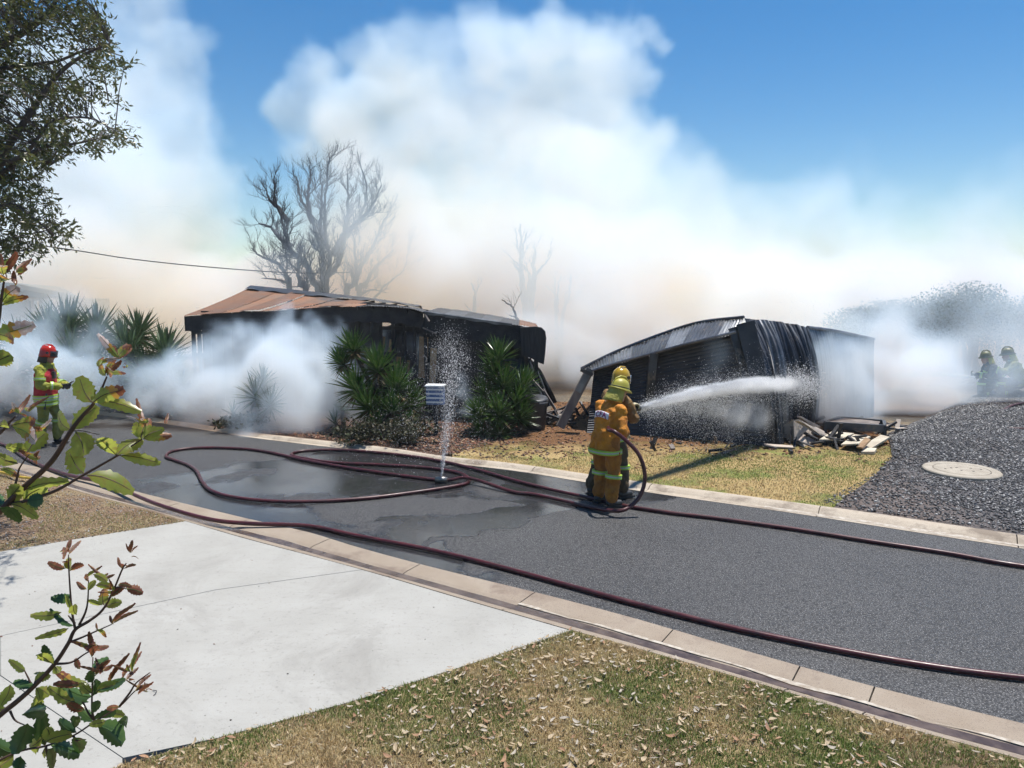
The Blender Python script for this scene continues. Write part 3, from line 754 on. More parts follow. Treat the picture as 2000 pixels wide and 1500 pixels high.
def burnt_heap(px, py, n, R, label, mats, hmax=.3, name='debris_pile', L=(.2, .8)):
    g = G(px, py, ZF); t = thing(name, label, 'debris', (g.x, g.y, ZF))
    for k in range(n):
        a = rnd.uniform(0, 2*PI); d = R * rnd.uniform(0, 1) ** .7; c = Vector((math.cos(a) * d, math.sin(a) * d * .6, rnd.uniform(.02, hmax) * (1 - d / R * .8) + .03))
        dr = Vector((rnd.gauss(0, 1), rnd.gauss(0, .7), rnd.gauss(0, .35))).normalized() * rnd.uniform(*L) / 2
        mb = MB(); mb.bar(c - dr, c + dr, rnd.uniform(.03, .13), rnd.uniform(.015, .05)); mb.build('charred_piece', rnd.choice(mats), t)
    return t
burnt_heap(1078, 829, 16, .45, 'small black heap of ash and sticks at the foot of the leaning post', [CHAR, CHAR2, GREYT], .22)
burnt_heap(1115, 815, 14, .9, 'scattered charred timber on the ground behind the leaning post', [CHAR, GREYT, BLACKIRON], .15)
burnt_heap(905, 815, 12, .5, 'charred stumps and planks smoking between the two spiky clumps', [CHAR, CHAR2, TANB], .3)
# bin
bn = thing('wheelie_bin', 'black scorched rubbish bin standing between spiky plant and wreckage', 'bin', G(1043, 838, ZF))
mb = MB(); rg = []
for z, r_ in ((0, .22), (.05, .235), (.5, .275), (.56, .285), (.60, .285)): rg.append([Vector((math.copysign(abs(math.cos(a)) ** .6, math.cos(a)) * r_, math.copysign(abs(math.sin(a)) ** .6, math.sin(a)) * r_, z)) for a in np.linspace(0, 2*PI, 20, endpoint=False)])
mb.rings(rg); mb.build('bin_body', BLACKIRON, bn, True)
mb = MB(); rg = []
for z, r_ in ((.603, .295), (.64, .30), (.675, .27), (.69, .18)): rg.append([Vector((math.cos(a) * r_, math.sin(a) * r_, z + .03 * math.sin(a))) for a in np.linspace(0, 2*PI, 20, endpoint=False)])
mb.rings(rg); mb.build('lid', BLACKIRON, bn, True)
for s_ in (-1, 1):
    mb = MB(); mb.tube([(s_ * .2 - .02, .25, .06), (s_ * .2 + .02, .25, .06)], .06, 12); mb.build('wheel', CHAR, bn)
# leaning post
lp0 = thing('leaning_post', 'thick weathered grey timber post leaning over beside the shed', 'post', G(1092, 836, ZF))
inv_ = -G(1092, 836, ZF)
mb = MB(); mb.bar(P(1152,722,15.0) + inv_, P(1094,834,14.95) + inv_, .17, .13, up=(0, 1, 0)); mb.build('post_beam', GREYT, lp0)
mb = MB(); mb.bar(P(1152,720,14.9) + inv_, P(1128,765,14.88) + inv_, .13, .03, up=(0, 1, 0)); mb.build('bracket', IRONL, lp0)
mb = MB(); mb.bar(P(1134,722,14.9) + inv_, P(1158,732,14.9) + inv_, .07, .05, up=(0, 1, 0)); mb.build('bracket', BLACKIRON, lp0)

# ------------------------------------------------------------------ collapsed shed
shed = thing('collapsed_shed', 'buckled corrugated iron shed caving in beside the lawn', 'shed')
lo = resample(catmull([P(1140,731,15.5), P(1205,710,15.2), P(1275,691,14.9), P(1350,671,14.55), P(1436,650,14.2)], 6), 40)
hi = resample(catmull([P(1135,722,15.9), P(1200,690,16.3), P(1290,655,16.2), P(1365,632,15.7), P(1452,622,14.7)], 6), 40)
for k in range(9):
    sheet('roof_sheet', lo, hi, k / 9, (k + 1) / 9 + .004, (IRON, IRON, IRONL)[k % 3], shed, cols=22, rows=5, waves=6, amp=.018, off=.012 * (k % 2), nrm=Vector((0, -.45, .9)).normalized(), crumple=.05, seed=60 + k)
bk = [p + Vector((.9, 3.6, -.35)) for p in hi]
for k in range(5):
    sheet('roof_sheet', hi, bk, k / 5, (k + 1) / 5 + .004, IRON, shed, cols=22, rows=6, waves=8, amp=.014, nrm=Vector((0, 0, 1)), crumple=.03, seed=70 + k)
mb = MB(); mb.tube([p + Vector((0, -.03, .02)) for p in lo], .03, 6); mb.build('gutter', IRONL, shed)
mb = MB(); mb.tube([p + Vector((0, -.02, .03)) for p in hi], .03, 6); mb.build('barge_capping', IRON, shed)
wlo = [G(1146, 846, ZF), G(1290, 852, ZF), G(1400, 862, ZF), G(1500, 872, ZF)]
whi = [P(1160,725,15.7), P(1275,687,15.2), P(1350,667,14.9), P(1440,643,14.5)]
wlo = resample(catmull(wlo, 6), 30); whi = resample(catmull(whi, 6), 30)
for j in range(4):
    for k in range(3):
        sheet('wall_sheet', wlo, whi, k / 3, (k + 1) / 3 + .003, BLACKIRON, shed, cols=12, rows=28, waves=7, amp=.016, off=.010 * ((j + k) % 2), nrm=Vector((-.25, -.97, 0)), crumple=.10, seed=80, along='v', v0=j / 4, v1=(j + 1) / 4 + .004)
mb = MB(); mb.bar(P(1262,842,14.95), P(1277,690,14.85), .16, .05, up=(0, 1, 0)); mb.build('leaning_stud', IRON, shed)
mb = MB(); mb.bar(P(1515,874,13.8), P(1455,630,14.15), .34, .05, up=(0, 1, 0)); mb.build('corner_flashing', BLACKIRON, shed)
mb = MB(); mb.bar(P(1498,872,13.95), P(1430,640,14.25), .16, .06, up=(0, 1, 0)); mb.build('corner_post', IRON, shed)
# draped side wall
d_lo = resample(catmull([G(1508,869,ZF), G(1530,860,ZF), G(1560,850,ZF), G(1594,840,ZF)], 6), 40)
d_md = resample(catmull([P(1496,715,13.9), P(1530,720,13.9), P(1575,715,14.3), P(1606,700,14.9)], 6), 40)
d_hi = resample(catmull([P(1452,622,14.6), P(1490,625,14.8), P(1530,630,15.0), P(1556,634,15.2), P(1576,641,15.4)], 6), 40)
for k in range(5):
    sheet('wall_sheet', d_lo, d_hi, k / 5, (k + 1) / 5 + .004, (IRON, IRONL, IRON, IRON, IRONL)[k], shed, cols=26, rows=26, waves=5, amp=.030, off=.014 * (k % 2), nrm=Vector((.35, -.93, .1)), crumple=.17, seed=90, vm=d_md)
e_lo = resample([G(1594,840,ZF), G(1650,826,ZF), G(1706,814,ZF)], 20)
e_hi = resample(catmull([P(1576,641,15.5), P(1630,648,16.3), P(1706,664,17.4)], 6), 20)
e_md = resample(catmull([P(1604,700,15.3), P(1650,720,16.2), P(1708,730,17.2)], 6), 20)
for k in range(3):
    sheet('wall_sheet', e_lo, e_hi, k / 3, (k + 1) / 3 + .004, IRONL, shed, cols=30, rows=14, waves=9, amp=.018, off=.012 * (k % 2), nrm=Vector((-.1, -1, .1)), crumple=.08, seed=95, vm=e_md)
mb = MB(); mb.tube([p + Vector((0, -.02, .02)) for p in e_hi], .035, 6); mb.build('barge_capping', IRONL, shed)
bk2 = [p + Vector((-.6, 2.6, -.2)) for p in e_hi]
for k in range(3): sheet('roof_sheet', e_hi, bk2, k / 3, (k + 1) / 3 + .004, IRONL, shed, cols=22, rows=6, waves=8, amp=.014, nrm=Vector((0, 0, 1)), crumple=.03, seed=73 + k)
burnt_heap(1400, 874, 16, 1.6, 'low row of ash and char along the foot of the shed wall', [CHAR, GREYT, BLACKIRON], .07, L=(.1, .4))

# debris in front of the shed
PALE = simple('pale_sheet', (.46, .40, .34), (.34, .28, .23), 3, .75, bump=.4, bscale=12, bdist=.01, perobj=.12)
PALE2 = simple('cream_board', (.52, .47, .37), (.40, .34, .26), 3, .75, bump=.4, bscale=12, bdist=.01, perobj=.12)
def slabth(name, label, cat, quad, th, mat, group=None, marks=False):
    pts = [Vector(q) for q in quad]; c = sum(pts, Vector()) / len(pts)
    n = (pts[1] - pts[0]).cross(pts[2] - pts[1]).normalized()
    if n.z < 0: pts.reverse(); n = -n
    t = MB().slab([p - c for p in pts], th, -n).build(name, mat); t.location = c
    tag(t, label, cat, group); return t, n, c
# broken wall panel, buckled
def gx(px, py, z): return G(px, py, ZF + z)
big, n_, c_ = slabth('broken_panel', 'large cracked pale wall panel tipped up against the shed corner', 'panel', [gx(1508,846,.10), gx(1552,862,.06), gx(1568,872,.02), gx(1604,854,.02), gx(1580,838,.24), gx(1549,819,.46)], .02, PALE)
for k in range(9):
    u = -.32 + (k % 5) * .12 + rnd.uniform(-.02, .02); v = (-.10, .05)[k // 5] + rnd.uniform(-.02, .02)
    ax = (gx(1604,854,.02) - gx(1508,846,.10)).normalized(); ay = n_.cross(ax)
    mb = MB(); p = ax * u + ay * v + n_ * .004; mb.bar(p, p + ax * .07, .012, .006, up=n_); mb.build('scorch_slot', CHAR, big)
slabth('broken_panel', 'long pale board leaning on the tipped panel', 'panel', [gx(1552,820,.50), gx(1560,819,.52), gx(1620,850,.05), gx(1612,856,.04)], .03, PALE)
slabth('broken_panel', 'dark batten board propped behind the tipped panel', 'panel', [gx(1556,812,.55), gx(1563,812,.55), gx(1612,838,.10), gx(1604,842,.10)], .03, GREYT)
slabth('broken_panel', 'flat cream sheet lying over black rubble near the shed', 'panel', [gx(1600,858,.12), gx(1640,858,.14), gx(1668,846,.16), gx(1625,842,.20)], .025, PALE2)
slabth('broken_panel', 'cream sheet with a curled end in the middle of the rubble', 'panel', [gx(1642,868,.10), gx(1676,866,.16), gx(1700,852,.12), gx(1668,848,.14)], .025, PALE2)
slabth('broken_panel', 'long cream plank pointing toward the gravel', 'panel', [gx(1680,872,.05), gx(1700,876,.05), gx(1738,853,.14), gx(1720,849,.14)], .035, PALE2)
slabth('broken_panel', 'small white block at the lawn edge below the cream plank', 'panel', [gx(1682,882,.05), gx(1708,882,.06), gx(1712,875,.07), gx(1688,874,.07)], .05, PALE2)
slabth('broken_panel', 'brown curved offcut beside the cream plank', 'panel', [gx(1672,872,.10), gx(1684,874,.12), gx(1700,858,.2), gx(1690,854,.2)], .03, TANB)
slabth('broken_panel', 'thin pale strip of board at the shed corner', 'panel', [gx(1492,866,.05), gx(1548,870,.05), gx(1550,874,.04), gx(1494,871,.04)], .02, PALE)
slabth('broken_panel', 'short white board standing behind the rubble', 'panel', [gx(1592,833,.25), gx(1612,843,.12), gx(1604,850,.10), gx(1586,840,.22)], .02, PALE)
t = MB().ell((0, 0, .08), (.11, .08, .08)).build('scorched_drum', IRONL, None, True); t.location = gx(1497, 862, 0); tag(t, 'crushed silver drum lying at the shed corner', 'drum')
burnt_heap(1610, 868, 22, .75, 'black charred rubble under the pale sheets', [CHAR, CHAR2, BLACKIRON], .22)
burnt_heap(1680, 838, 30, 1.3, 'twisted burnt scraps strewn toward the gravel bank', [CHAR, GREYT, PALE, BLACKIRON], .14)
burnt_heap(1560, 842, 14, .7, 'charred battens piled against the draped iron', [CHAR, GREYT], .3)
# low metal frame
fr = thing('bed_frame', 'low dark metal frame lying among the rubble behind the shed', 'frame')
q = [gx(1612,825,.30), gx(1728,832,.30), gx(1726,822,.32), gx(1640,815,.32)]
for a, b in ((0,1),(1,2),(2,3),(3,0)):
    mb = MB(); mb.bar(q[a] + Vector((0, 0, -.05)), q[b] + Vector((0, 0, -.05)), .06, .14); mb.build('rail', IRON if a else IRON, fr)
for a in range(4):
    mb = MB(); mb.bar(q[a], Vector((q[a].x, q[a].y, ZF - .02)), .06, .06, up=(0, 1, 0)); mb.build('leg', BLACKIRON, fr)
mb = MB(); mb.slab([q[0] + Vector((.1, .06, .01)), q[1] + Vector((-.1, .06, .01)), q[2] + Vector((-.1, -.05, .0)), q[3] + Vector((.1, -.05, .0))], .02); mb.build('base_board', GREYT, fr)

# slatted letterbox
lb = thing('letterbox', 'small blue letterbox with white slats between the spiky clumps', 'letterbox', G(852, 848, ZF))
BLUE = simple('blue_paint', (.06, .12, .30), (.10, .16, .32), 8, .5); WHITEP = simple('white_paint', (.78, .78, .77), (.68, .68, .67), 8, .5)
mb = MB(); mb.box((0, 0, .38), (.08, .06, .76)); mb.build('post', CHAR2, lb)
mb = MB(); mb.box((0, 0, .80), (.34, .22, .36), Matrix.Rotation(-.1, 3, 'Z')); mb.build('letterbox_body', BLUE, lb)
mb = MB(); mb.box((0, -.01, 1.0), (.38, .30, .03), Matrix.Rotation(-.1, 3, 'Z')); mb.build('lid', WHITEP, lb)
for k in range(4):
    mb = MB(); mb.box((-.012, -.125, .675 + k * .085), (.34, .016, .032), Matrix.Rotation(-.1, 3, 'Z')); mb.build('slat', WHITEP, lb)

# manhole in the gravel
MHC = simple('manhole_concrete', (.36, .32, .26), (.28, .245, .195), 6, .85, bump=.6, bscale=40)
g = G(1877, 926, 0); g.z = ZF + .012
mh = thing('manhole_cover', 'round concrete manhole cover set in the dark gravel', 'manhole cover', g)
def disc(rg_, n=48): return [[Vector((math.cos(a) * r_, math.sin(a) * r_, z)) for a in np.linspace(0, 2*PI, n, endpoint=False)] for r_, z in rg_]
mb = MB(); mb.rings(disc([(.56, -.08), (.56, .02), (.545, .035), (.415, .035), (.405, .02)]), caps=False); mb.build('surround', MHC, mh, False)
mb = MB(); mb.rings(disc([(.40, -.02), (.40, .030), (.39, .038)])); mb.build('lid', MHC, mh, False)
for dx, dy in ((-.25,.02),(-.12,.08),(-.02,.1),(.18,.05),(.3,-.02),(-.05,-.08),(.1,-.15)):
    mb = MB(); mb.tube([(dx, dy, .036), (dx, dy, .0405)], .018, 8); mb.build('lifting_hole', CHAR, mh)

# ------------------------------------------------------------------ plants
YL = leafmat('spiky_leaf', (.035, .085, .018), (.055, .12, .025), (.13, .16, .05), 3, .32, .18)
YLF = leafmat('smoky_spiky_leaf', (.045, .085, .035), (.07, .12, .05), (.12, .15, .07), 3, .4, .2)
YD = leafmat('dead_spiky_leaf', (.14, .10, .05), (.09, .065, .035), (.2, .15, .08), 3, .7, .1)
TRK = simple('yucca_trunk', (.09, .065, .045), (.05, .035, .025), 12, .9, bump=1, bscale=40, bdist=.02, world=True)
def rosette(parent, c, L, n, mat, r, droop=.5, tilt=None, dead=0):
    """one head of stiff sword leaves; each leaf a folded tapering blade"""
    mb = MB(); T = (tilt or Vector((0, 0, 1))).normalized(); X = T.orthogonal().normalized(); Y = T.cross(X)
    for k in range(n):
        t = (k + r.random()) / n; el = math.radians(88 - 118 * t ** .9 * (1 + .1 * r.uniform(-1, 1))); az = k * 2.39996 + r.uniform(-.2, .2)
        d = (X * math.cos(az) + Y * math.sin(az)) * math.cos(el) + T * math.sin(el)
        l = L * r.uniform(.75, 1.1) * (.8 + .35 * math.sin(PI * min(1, t + .2))); w = L * .052 * r.uniform(.8, 1.2)
        side = d.cross(T); side = side.normalized() if side.length > 1e-4 else X
        side = (side + Vector((r.uniform(-.3, .3), r.uniform(-.3, .3), r.uniform(-.3, .3)))).normalized()
        up = side.cross(d).normalized(); p = c + d * .02 - T * .10 * t; rows = []
        g0 = droop * r.uniform(.2, 1) * t * .25
        for i in range(4):
            s_ = i / 3; q = p + d * l * s_ + Vector((0, 0, -g0 * l * s_ * s_)); ww = w * (.7, 1.0, .72, .03)[i]
            rows.append([q - side * ww + up * ww * .4, q, q + side * ww + up * ww * .4])
        if dead and k >= n - dead: mb.mi = 1
        mb.grid(rows); mb.mi = 0
    return mb.build('leaf_rosette', [mat, YD], parent)
def yucca(base, heads, label, L, n, mat, seed, dead=10, group=None, name='yucca'):
    r = random.Random(seed); t = thing(name, label, 'plant', base, 0, group)
    for (hx, hy, hY, sc) in heads:
        h = P(hx, hy, hY) - base; foot = Vector((r.uniform(-.15, .15), r.uniform(-.1, .1), 0)); mid = (h * .5 + foot * .5) + Vector((0, 0, -.12))
        mid.x *= .7
        mb = MB(); mb.tube(resample(catmull([foot, mid, h], 4), 7), [.06, .055, .05, .05, .045, .04, .035], 7); mb.build('trunk', TRK, t)
        tl = Vector((h.x - mid.x, h.y - mid.y, max(.25, h.z - mid.z))) * 1.0 + Vector((0, 0, .35))
        rosette(t, h, L * sc, n, mat, r, tilt=tl, dead=dead)
    return t
yucca(G(760, 858, ZF), [(690,682,15.3,.85),(668,708,15.2,.7),(738,722,15.1,1.05),(697,760,14.9,1.0),(775,757,14.8,1.0),(720,795,14.6,1.0),(765,800,14.5,.9),(800,790,14.9,.9),(740,835,14.4,.8),(790,838,14.5,.8)],
      'wide clump of dark green spiky yucca heads in front of the burnt house', .55, 120, YL, 11, 20)
yucca(G(980, 850, ZF), [(975,700,15.3,.95),(965,728,15.2,.9),(983,752,15.0,1.0),(1018,757,15.1,.95),(1008,785,14.8,.95),(948,770,15.0,.85),(940,812,14.6,.9),(975,808,14.5,1.0),(1015,815,14.7,.85),(975,845,14.4,.8),(940,845,14.5,.7)],
      'tall dark green spiky yucca clump near the black bin', .50, 120, YL, 12, 16)
yucca(G(118, 806, ZF), [(132,650,18.2,1.05),(97,655,18.0,.9),(140,700,17.6,1.0),(70,690,17.8,.9),(40,680,18.5,.9),(100,735,17.2,1.0),(20,735,17.4,1.)], 'pale smoky spiky plant behind the red helmeted firefighter', .85, 100, YLF, 13)
yucca(G(190, 800, ZF), [(189,655,18.4,1.0),(182,712,17.8,1.0),(205,755,17.3,.9),(160,765,17.2,.9)], 'upright smoky spiky plant, second from the road end', .85, 100, YLF, 14)
yucca(G(258, 806, ZF), [(270,655,18.4,.85),(240,668,18.0,.85),(252,695,17.6,.9),(232,740,17.2,.9),(280,745,17.3,.9)], 'twin headed smoky spiky plant in the middle of the bed', .8, 90, YLF, 15)
yucca(G(320, 812, ZF), [(324,692,17.5,.95),(330,730,17.0,.9),(290,730,17.3,.9),(350,765,16.8,.8),(305,775,16.9,.8)], 'broad smoky spiky plant closest to the burnt house corner', .8, 90, YLF, 16)
yucca(G(512, 826, ZF), [(514,748,15.6,.6),(500,775,15.4,.7),(528,790,15.3,.6)], 'faint dark spiky plant half lost in the white smoke', .7, 60, YLF, 17)
yucca(G(455, 828, ZF), [(455,806,15.4,.5)], 'tiny curled spiky plant at the edge of the smoke', .6, 22, YL, 18)
yucca(G(665, 848, ZF), [(668,800,15.6,.6),(655,825,15.3,.6)], 'small spiky plant beside the wide yucca clump', .5, 50, YL, 19)
BL = leafmat('scorched_leaf', (.05, .06, .025), (.035, .035, .02), (.10, .07, .04), 4, .6, .2)
def leafcloud(c, rad, n, size, r, mat_n=1, hollow=.3):
    """many small folded leaves spread through an uneven ellipsoid"""
    mb = MB()
    cl = [Vector((r.gauss(0, .45), r.gauss(0, .45), r.gauss(0, .4))) for _ in range(max(4, n // 90))]
    for k in range(n):
        q = r.choice(cl) + Vector((r.gauss(0, .22), r.gauss(0, .22), r.gauss(0, .2)))
        if q.length > 1.15: continue
        p = Vector((q.x * rad[0], q.y * rad[1], q.z * rad[2])) + c
        d = Vector((r.gauss(0, 1), r.gauss(0, 1), r.gauss(.2, .8))).normalized(); s_ = d.orthogonal().normalized(); s_.rotate(Matrix.Rotation(r.uniform(0, 6.28), 3, d))
        l = size * r.uniform(.6, 1.3); w = l * .32; mb.mi = r.randrange(mat_n)
        mb.add([p, p + d * l * .5 + s_ * w, p + d * l, p + d * l * .5 - s_ * w], [(0, 1, 2, 3)])
    return mb
def bush(px, py, rad, n, label, seed, mat=BL, z=None, size=.09, name='shrub', group=None, Y=None):
    r = random.Random(seed); g = G(px, py, ZF) if Y is None else Vector((P(px, 600, Y).x, Y, 0)); t = thing(name, label, 'shrub', g, 0, group)
    o = leafcloud(Vector((0, 0, rad[2] * .9)), rad, n, size, r).build('foliage', mat, t); tag(o, kind='stuff')
    for k in range(5):
        a = r.uniform(0, 6.28); tip = Vector((math.cos(a) * rad[0] * .6, math.sin(a) * rad[1] * .6, rad[2] * 1.3))
        mb = MB(); mb.tube([(0, 0, 0), tip * .5 + Vector((0, 0, .1)), tip], [.02, .014, .006], 5); mb.build('stem', TRK, t)
    return t
bush(352, 815, (.75, .5, .5), 1600, 'dark scorched shrub at the bend of the kerb', 21)
bush(35, 800, (1.5, .6, .6), 2600, 'low smoky shrub beside the road behind the firefighter', 22)
bush(470, 838, (.6, .35, .2), 700, 'low burnt ground cover tuft in front of the smoke', 23)
bush(215, 806, (1.1, .5, .45), 1600, 'dim shrub under the smoky spiky plants', 24)
bush(800, 868, (.55, .4, .3), 1500, 'low ragged shrub under the leaking hose spray', 25, size=.07)
bush(700, 866, (.5, .35, .25), 1200, 'low dark shrub at the foot of the wide yucca clump', 26, size=.07)

# bare trees
BARK = simple('bare_bark', (.035, .034, .04), (.05, .05, .056), 6, .9, bump=.6, bscale=20, bdist=.02, world=True)
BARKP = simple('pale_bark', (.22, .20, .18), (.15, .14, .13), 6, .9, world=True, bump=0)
def twig(mb, p, d, L, rad, depth, r, up=.12):
    n = 4; pts = [p]; dd = d.copy(); q = p.copy()
    for i in range(n):
        dd = (dd + Vector((r.gauss(0, .16), r.gauss(0, .16), r.gauss(0, .12) + up))).normalized(); q = q + dd * (L / n); pts.append(q.copy())
    mb.tube(pts, [rad * (1 - .6 * i / n) for i in range(n + 1)], 5 if depth > 1 else 4 if depth else 3, caps=False)
    if depth <= 0: return
    for i in range(1, n + 1):
        for _ in range(2 if depth > 1 else 2):
            if r.random() < .34: continue
            ax = dd.orthogonal().normalized(); ax.rotate(Matrix.Rotation(r.uniform(0, 6.28), 3, dd))
            nd = (dd * .75 + ax * r.uniform(.4, .8) + Vector((0, 0, .12))).normalized()
            twig(mb, pts[i], nd, L * r.uniform(.5, .75), rad * .55, depth - 1, r, up)
def bare_tree(base, limbs, label, r, mat, tw=.5, depth=2, step=.45, s3=.5, rad0=.14, group=None, name='bare_tree'):
    t = thing(name, label, 'tree', base, 0, group)
    for (pix, Y, r0, r1) in limbs:
        pts = [P(x, y, Y + (k * .0)) - base for k, (x, y) in enumerate(pix)]
        dep = r.uniform(-1, 1) * s3
        pts = [p + Vector((0, dep * (k / len(pts)) * 2, 0)) for k, p in enumerate(pts)]
        sm = catmull(pts, 5); sm = [p + Vector((r.gauss(0, .02), r.gauss(0, .02), 0)) for p in sm]; n = len(sm)
        mb = MB(); mb.tube(sm, [r0 + (r1 - r0) * (i / n) ** .8 for i in range(n)], 8); mb.build('limb', mat, t)
        mb = MB(); acc = 0
        for i in range(2, n):
            acc += (sm[i] - sm[i-1]).length; f = i / n
            if acc > step * (1 - .45 * f):
                acc = 0; d = (sm[i] - sm[i-1]).normalized()
                for _ in range(1 if f < .4 else 2):
                    ax = d.orthogonal().normalized(); ax.rotate(Matrix.Rotation(r.uniform(0, 6.28), 3, d))
                    nd = (d * .7 + ax * r.uniform(.5, 1.0) + Vector((0, 0, .15))).normalized()
                    twig(mb, sm[i], nd, tw * r.uniform(.6, 1.25) * (1.15 - .4 * f), max(.009, (r0 + (r1 - r0) * f) * .30), depth, r)
        o = mb.build('twigs', mat, t); tag(o, kind='stuff')
    return t
Z5 = lambda l: [(450 + x * .2133, 303 + y * .204) for x, y in l]
TY = 25.0
r = random.Random(3)
bare_tree(P(633, 575, TY) * Vector((1, 1, 0)) if False else Vector((P(633, 575, TY).x, TY, 0)), [
    (Z5([(860,2900),(850,1900),(830,1370),(740,1150),(690,1010),(560,900),(520,700),(445,430),(440,220)]), TY, .17, .015),
    (Z5([(560,880),(440,790),(330,680),(205,640)]), TY, .11, .015),
    (Z5([(525,640),(430,500),(340,420),(320,330)]), TY, .10, .015),
    (Z5([(870,2900),(865,1900),(850,1300),(850,1000),(830,880),(740,620),(640,400),(600,200)]), TY, .17, .015),
    (Z5([(750,650),(720,450),(740,300),(760,150)]), TY, .10, .015),
    (Z5([(890,2900),(890,1900),(900,1250),(935,1000),(900,700),(920,400),(950,60)]), TY, .14, .015),
    (Z5([(900,1150),(960,1080),(1020,900),(1060,750),(1160,620),(1240,350),(1200,130)]), TY, .12, .015),
    (Z5([(940,960),(1010,800),(1050,640),(1060,380),(1040,160)]), TY, .14, .015),
    (Z5([(1080,720),(1200,620),(1330,470),(1400,300)]), TY, .10, .012),
    (Z5([(850,900),(830,650),(850,420),(840,220)]), TY, .10, .012),
    (Z5([(740,1120),(640,1000),(560,960),(440,970)]), TY, .08, .012),
], 'big many limbed bare tree rising behind the rusty roof', r, BARK, .62, 2, .36)
bare_tree(Vector((P(560, 575, TY - 1).x, TY - 1, 0)), [
    (Z5([(540,2900),(535,1340),(515,1200),(430,1060),(330,1000),(210,950),(145,880)]), TY-1, .11, .015),
    (Z5([(690,2900),(690,1360),(620,1250),(600,1000),(590,960)]), TY-1, .12, .02),
    (Z5([(520,1220),(420,1190),(310,1180)]), TY-1, .05, .01),
    (Z5([(610,1100),(560,1060),(450,960)]), TY-1, .05, .01),
], 'smaller bare tree with a low bough by the roof peak', r, BARK, .62, 2, .36)
bare_tree(Vector((P(700, 575, TY + 1).x, TY + 1, 0)), [
    (Z5([(1200,2900),(1180,1400),(1230,1250),(1290,1100),(1400,980),(1480,900)]), TY+1, .13, .015),
    (Z5([(1060,2900),(1060,1400),(1130,1250),(1230,1020),(1330,840),(1420,640),(1470,540)]), TY+1, .13, .012),
    (Z5([(1165,1300),(1150,1000),(1160,780),(1200,640)]), TY+1, .06, .012),
    (Z5([(1210,1330),(1300,1290),(1440,1320)]), TY+1, .05, .01),
    (Z5([(1290,1420),(1400,1250),(1560,1100),(1600,880)]), TY+1, .05, .008),
], 'leaning bare tree to the smoky side of the big tree', r, BARK, .62, 2, .42)
Z6 = lambda l: [(900 + x * .1733, 400 + y * .1733) for x, y in l]
def gh_tree(limbs, Y, label, x):
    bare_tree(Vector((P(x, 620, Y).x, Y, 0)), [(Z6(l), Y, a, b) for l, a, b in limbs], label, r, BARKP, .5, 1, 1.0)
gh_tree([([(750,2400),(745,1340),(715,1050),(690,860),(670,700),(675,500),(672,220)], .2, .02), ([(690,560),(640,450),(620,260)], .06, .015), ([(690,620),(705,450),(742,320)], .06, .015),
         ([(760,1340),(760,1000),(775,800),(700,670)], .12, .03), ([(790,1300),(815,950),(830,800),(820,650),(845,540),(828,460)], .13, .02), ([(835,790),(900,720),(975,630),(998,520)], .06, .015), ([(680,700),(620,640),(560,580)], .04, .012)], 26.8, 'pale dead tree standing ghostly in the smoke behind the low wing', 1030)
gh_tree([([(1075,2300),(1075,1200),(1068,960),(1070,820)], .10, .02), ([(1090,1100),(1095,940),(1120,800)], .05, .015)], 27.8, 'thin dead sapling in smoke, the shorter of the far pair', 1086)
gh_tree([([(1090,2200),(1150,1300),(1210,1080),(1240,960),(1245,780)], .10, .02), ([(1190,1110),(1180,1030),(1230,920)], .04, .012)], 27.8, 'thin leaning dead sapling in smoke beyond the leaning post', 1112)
gh_tree([([(145,2200),(145,1240),(150,1000),(125,880)], .12, .02)], 27.4, 'faint dead pole-like tree behind the middle of the burnt roof', 925)
# twisted little snag over the low wing
gh_tree([([(655,1500),(650,1320),(600,1200),(560,1130),(455,1070)], .05, .015), ([(640,1290),(600,1265),(550,1248)], .03, .01)], 22, 'hooked dead branch poking above the low wing', 1012)

# ------------------------------------------------------------------ far house, wire, far bushes
HWALL = simple('far_wall', (.40, .38, .35), (.34, .32, .30), 2, .8, perobj=.05); HROOF = simple('far_roof', (.14, .16, .18), (.18, .20, .22), 2, .5)
fh = thing('far_house', 'low pale house seen through smoke at the street end', 'house')
a = P(152, 578, 26); b = P(20, 552, 24)
mb = MB(); mb.slab([a, P(118, 560, 31), Vector((-34, 27, 4.4)), Vector((-27, 19.5, b.z + .35)), b], .14); mb.build('roof', HROOF, fh)
wx = P(132, 600, 26.3)
mb = MB(); mb.slab([Vector((wx.x, 26.4, a.z - .16)), Vector((wx.x - .5, 30, a.z - .16)), Vector((-32, 28, a.z + .3)), Vector((-24, 21.5, a.z + .2))], a.z - .1); mb.build('wall', HWALL, fh)
for x0, x1 in ((60, 88), (100, 122)):
    p0, p1 = P(x0, 615, 25.0), P(x1, 615, 25.9)
    f_ = MB().bar(p0, p1, .12, 1.1).build('window', WHITEP, fh); MB().bar(p0 + Vector((.03, -.08, 0)), p1 + Vector((-.03, -.08, 0)), .03, .96).build('pane', BLACKIRON, f_)
mb = MB(); mb.bar(P(72, 588, 24.3), P(72, 660, 24.3), .1, .1, up=(0, 1, 0)); mb.build('porch_post', WHITEP, fh)
mb = MB(); mb.slab([P(133,585,26), P(150,588,25.9), P(175,605,26.1), P(175,606,28), P(134,586,28)], .06); mb.build('side_roof', HROOF, fh)
tag(MB().tube(resample(catmull([P(-300,430,22), P(112,484,22), P(250,505,22.5), P(400,521,23), P(572,533,24), P(690,532,25.5)], 5), 30), .016, 5).build('overhead_wire', CHAR), 'thin overhead wire sagging from the gum tree to the bare tree', 'wire')
FB = leafmat('far_bush_leaf', (.035, .06, .03), (.05, .08, .04), (.06, .09, .05), .4, .6, .2)
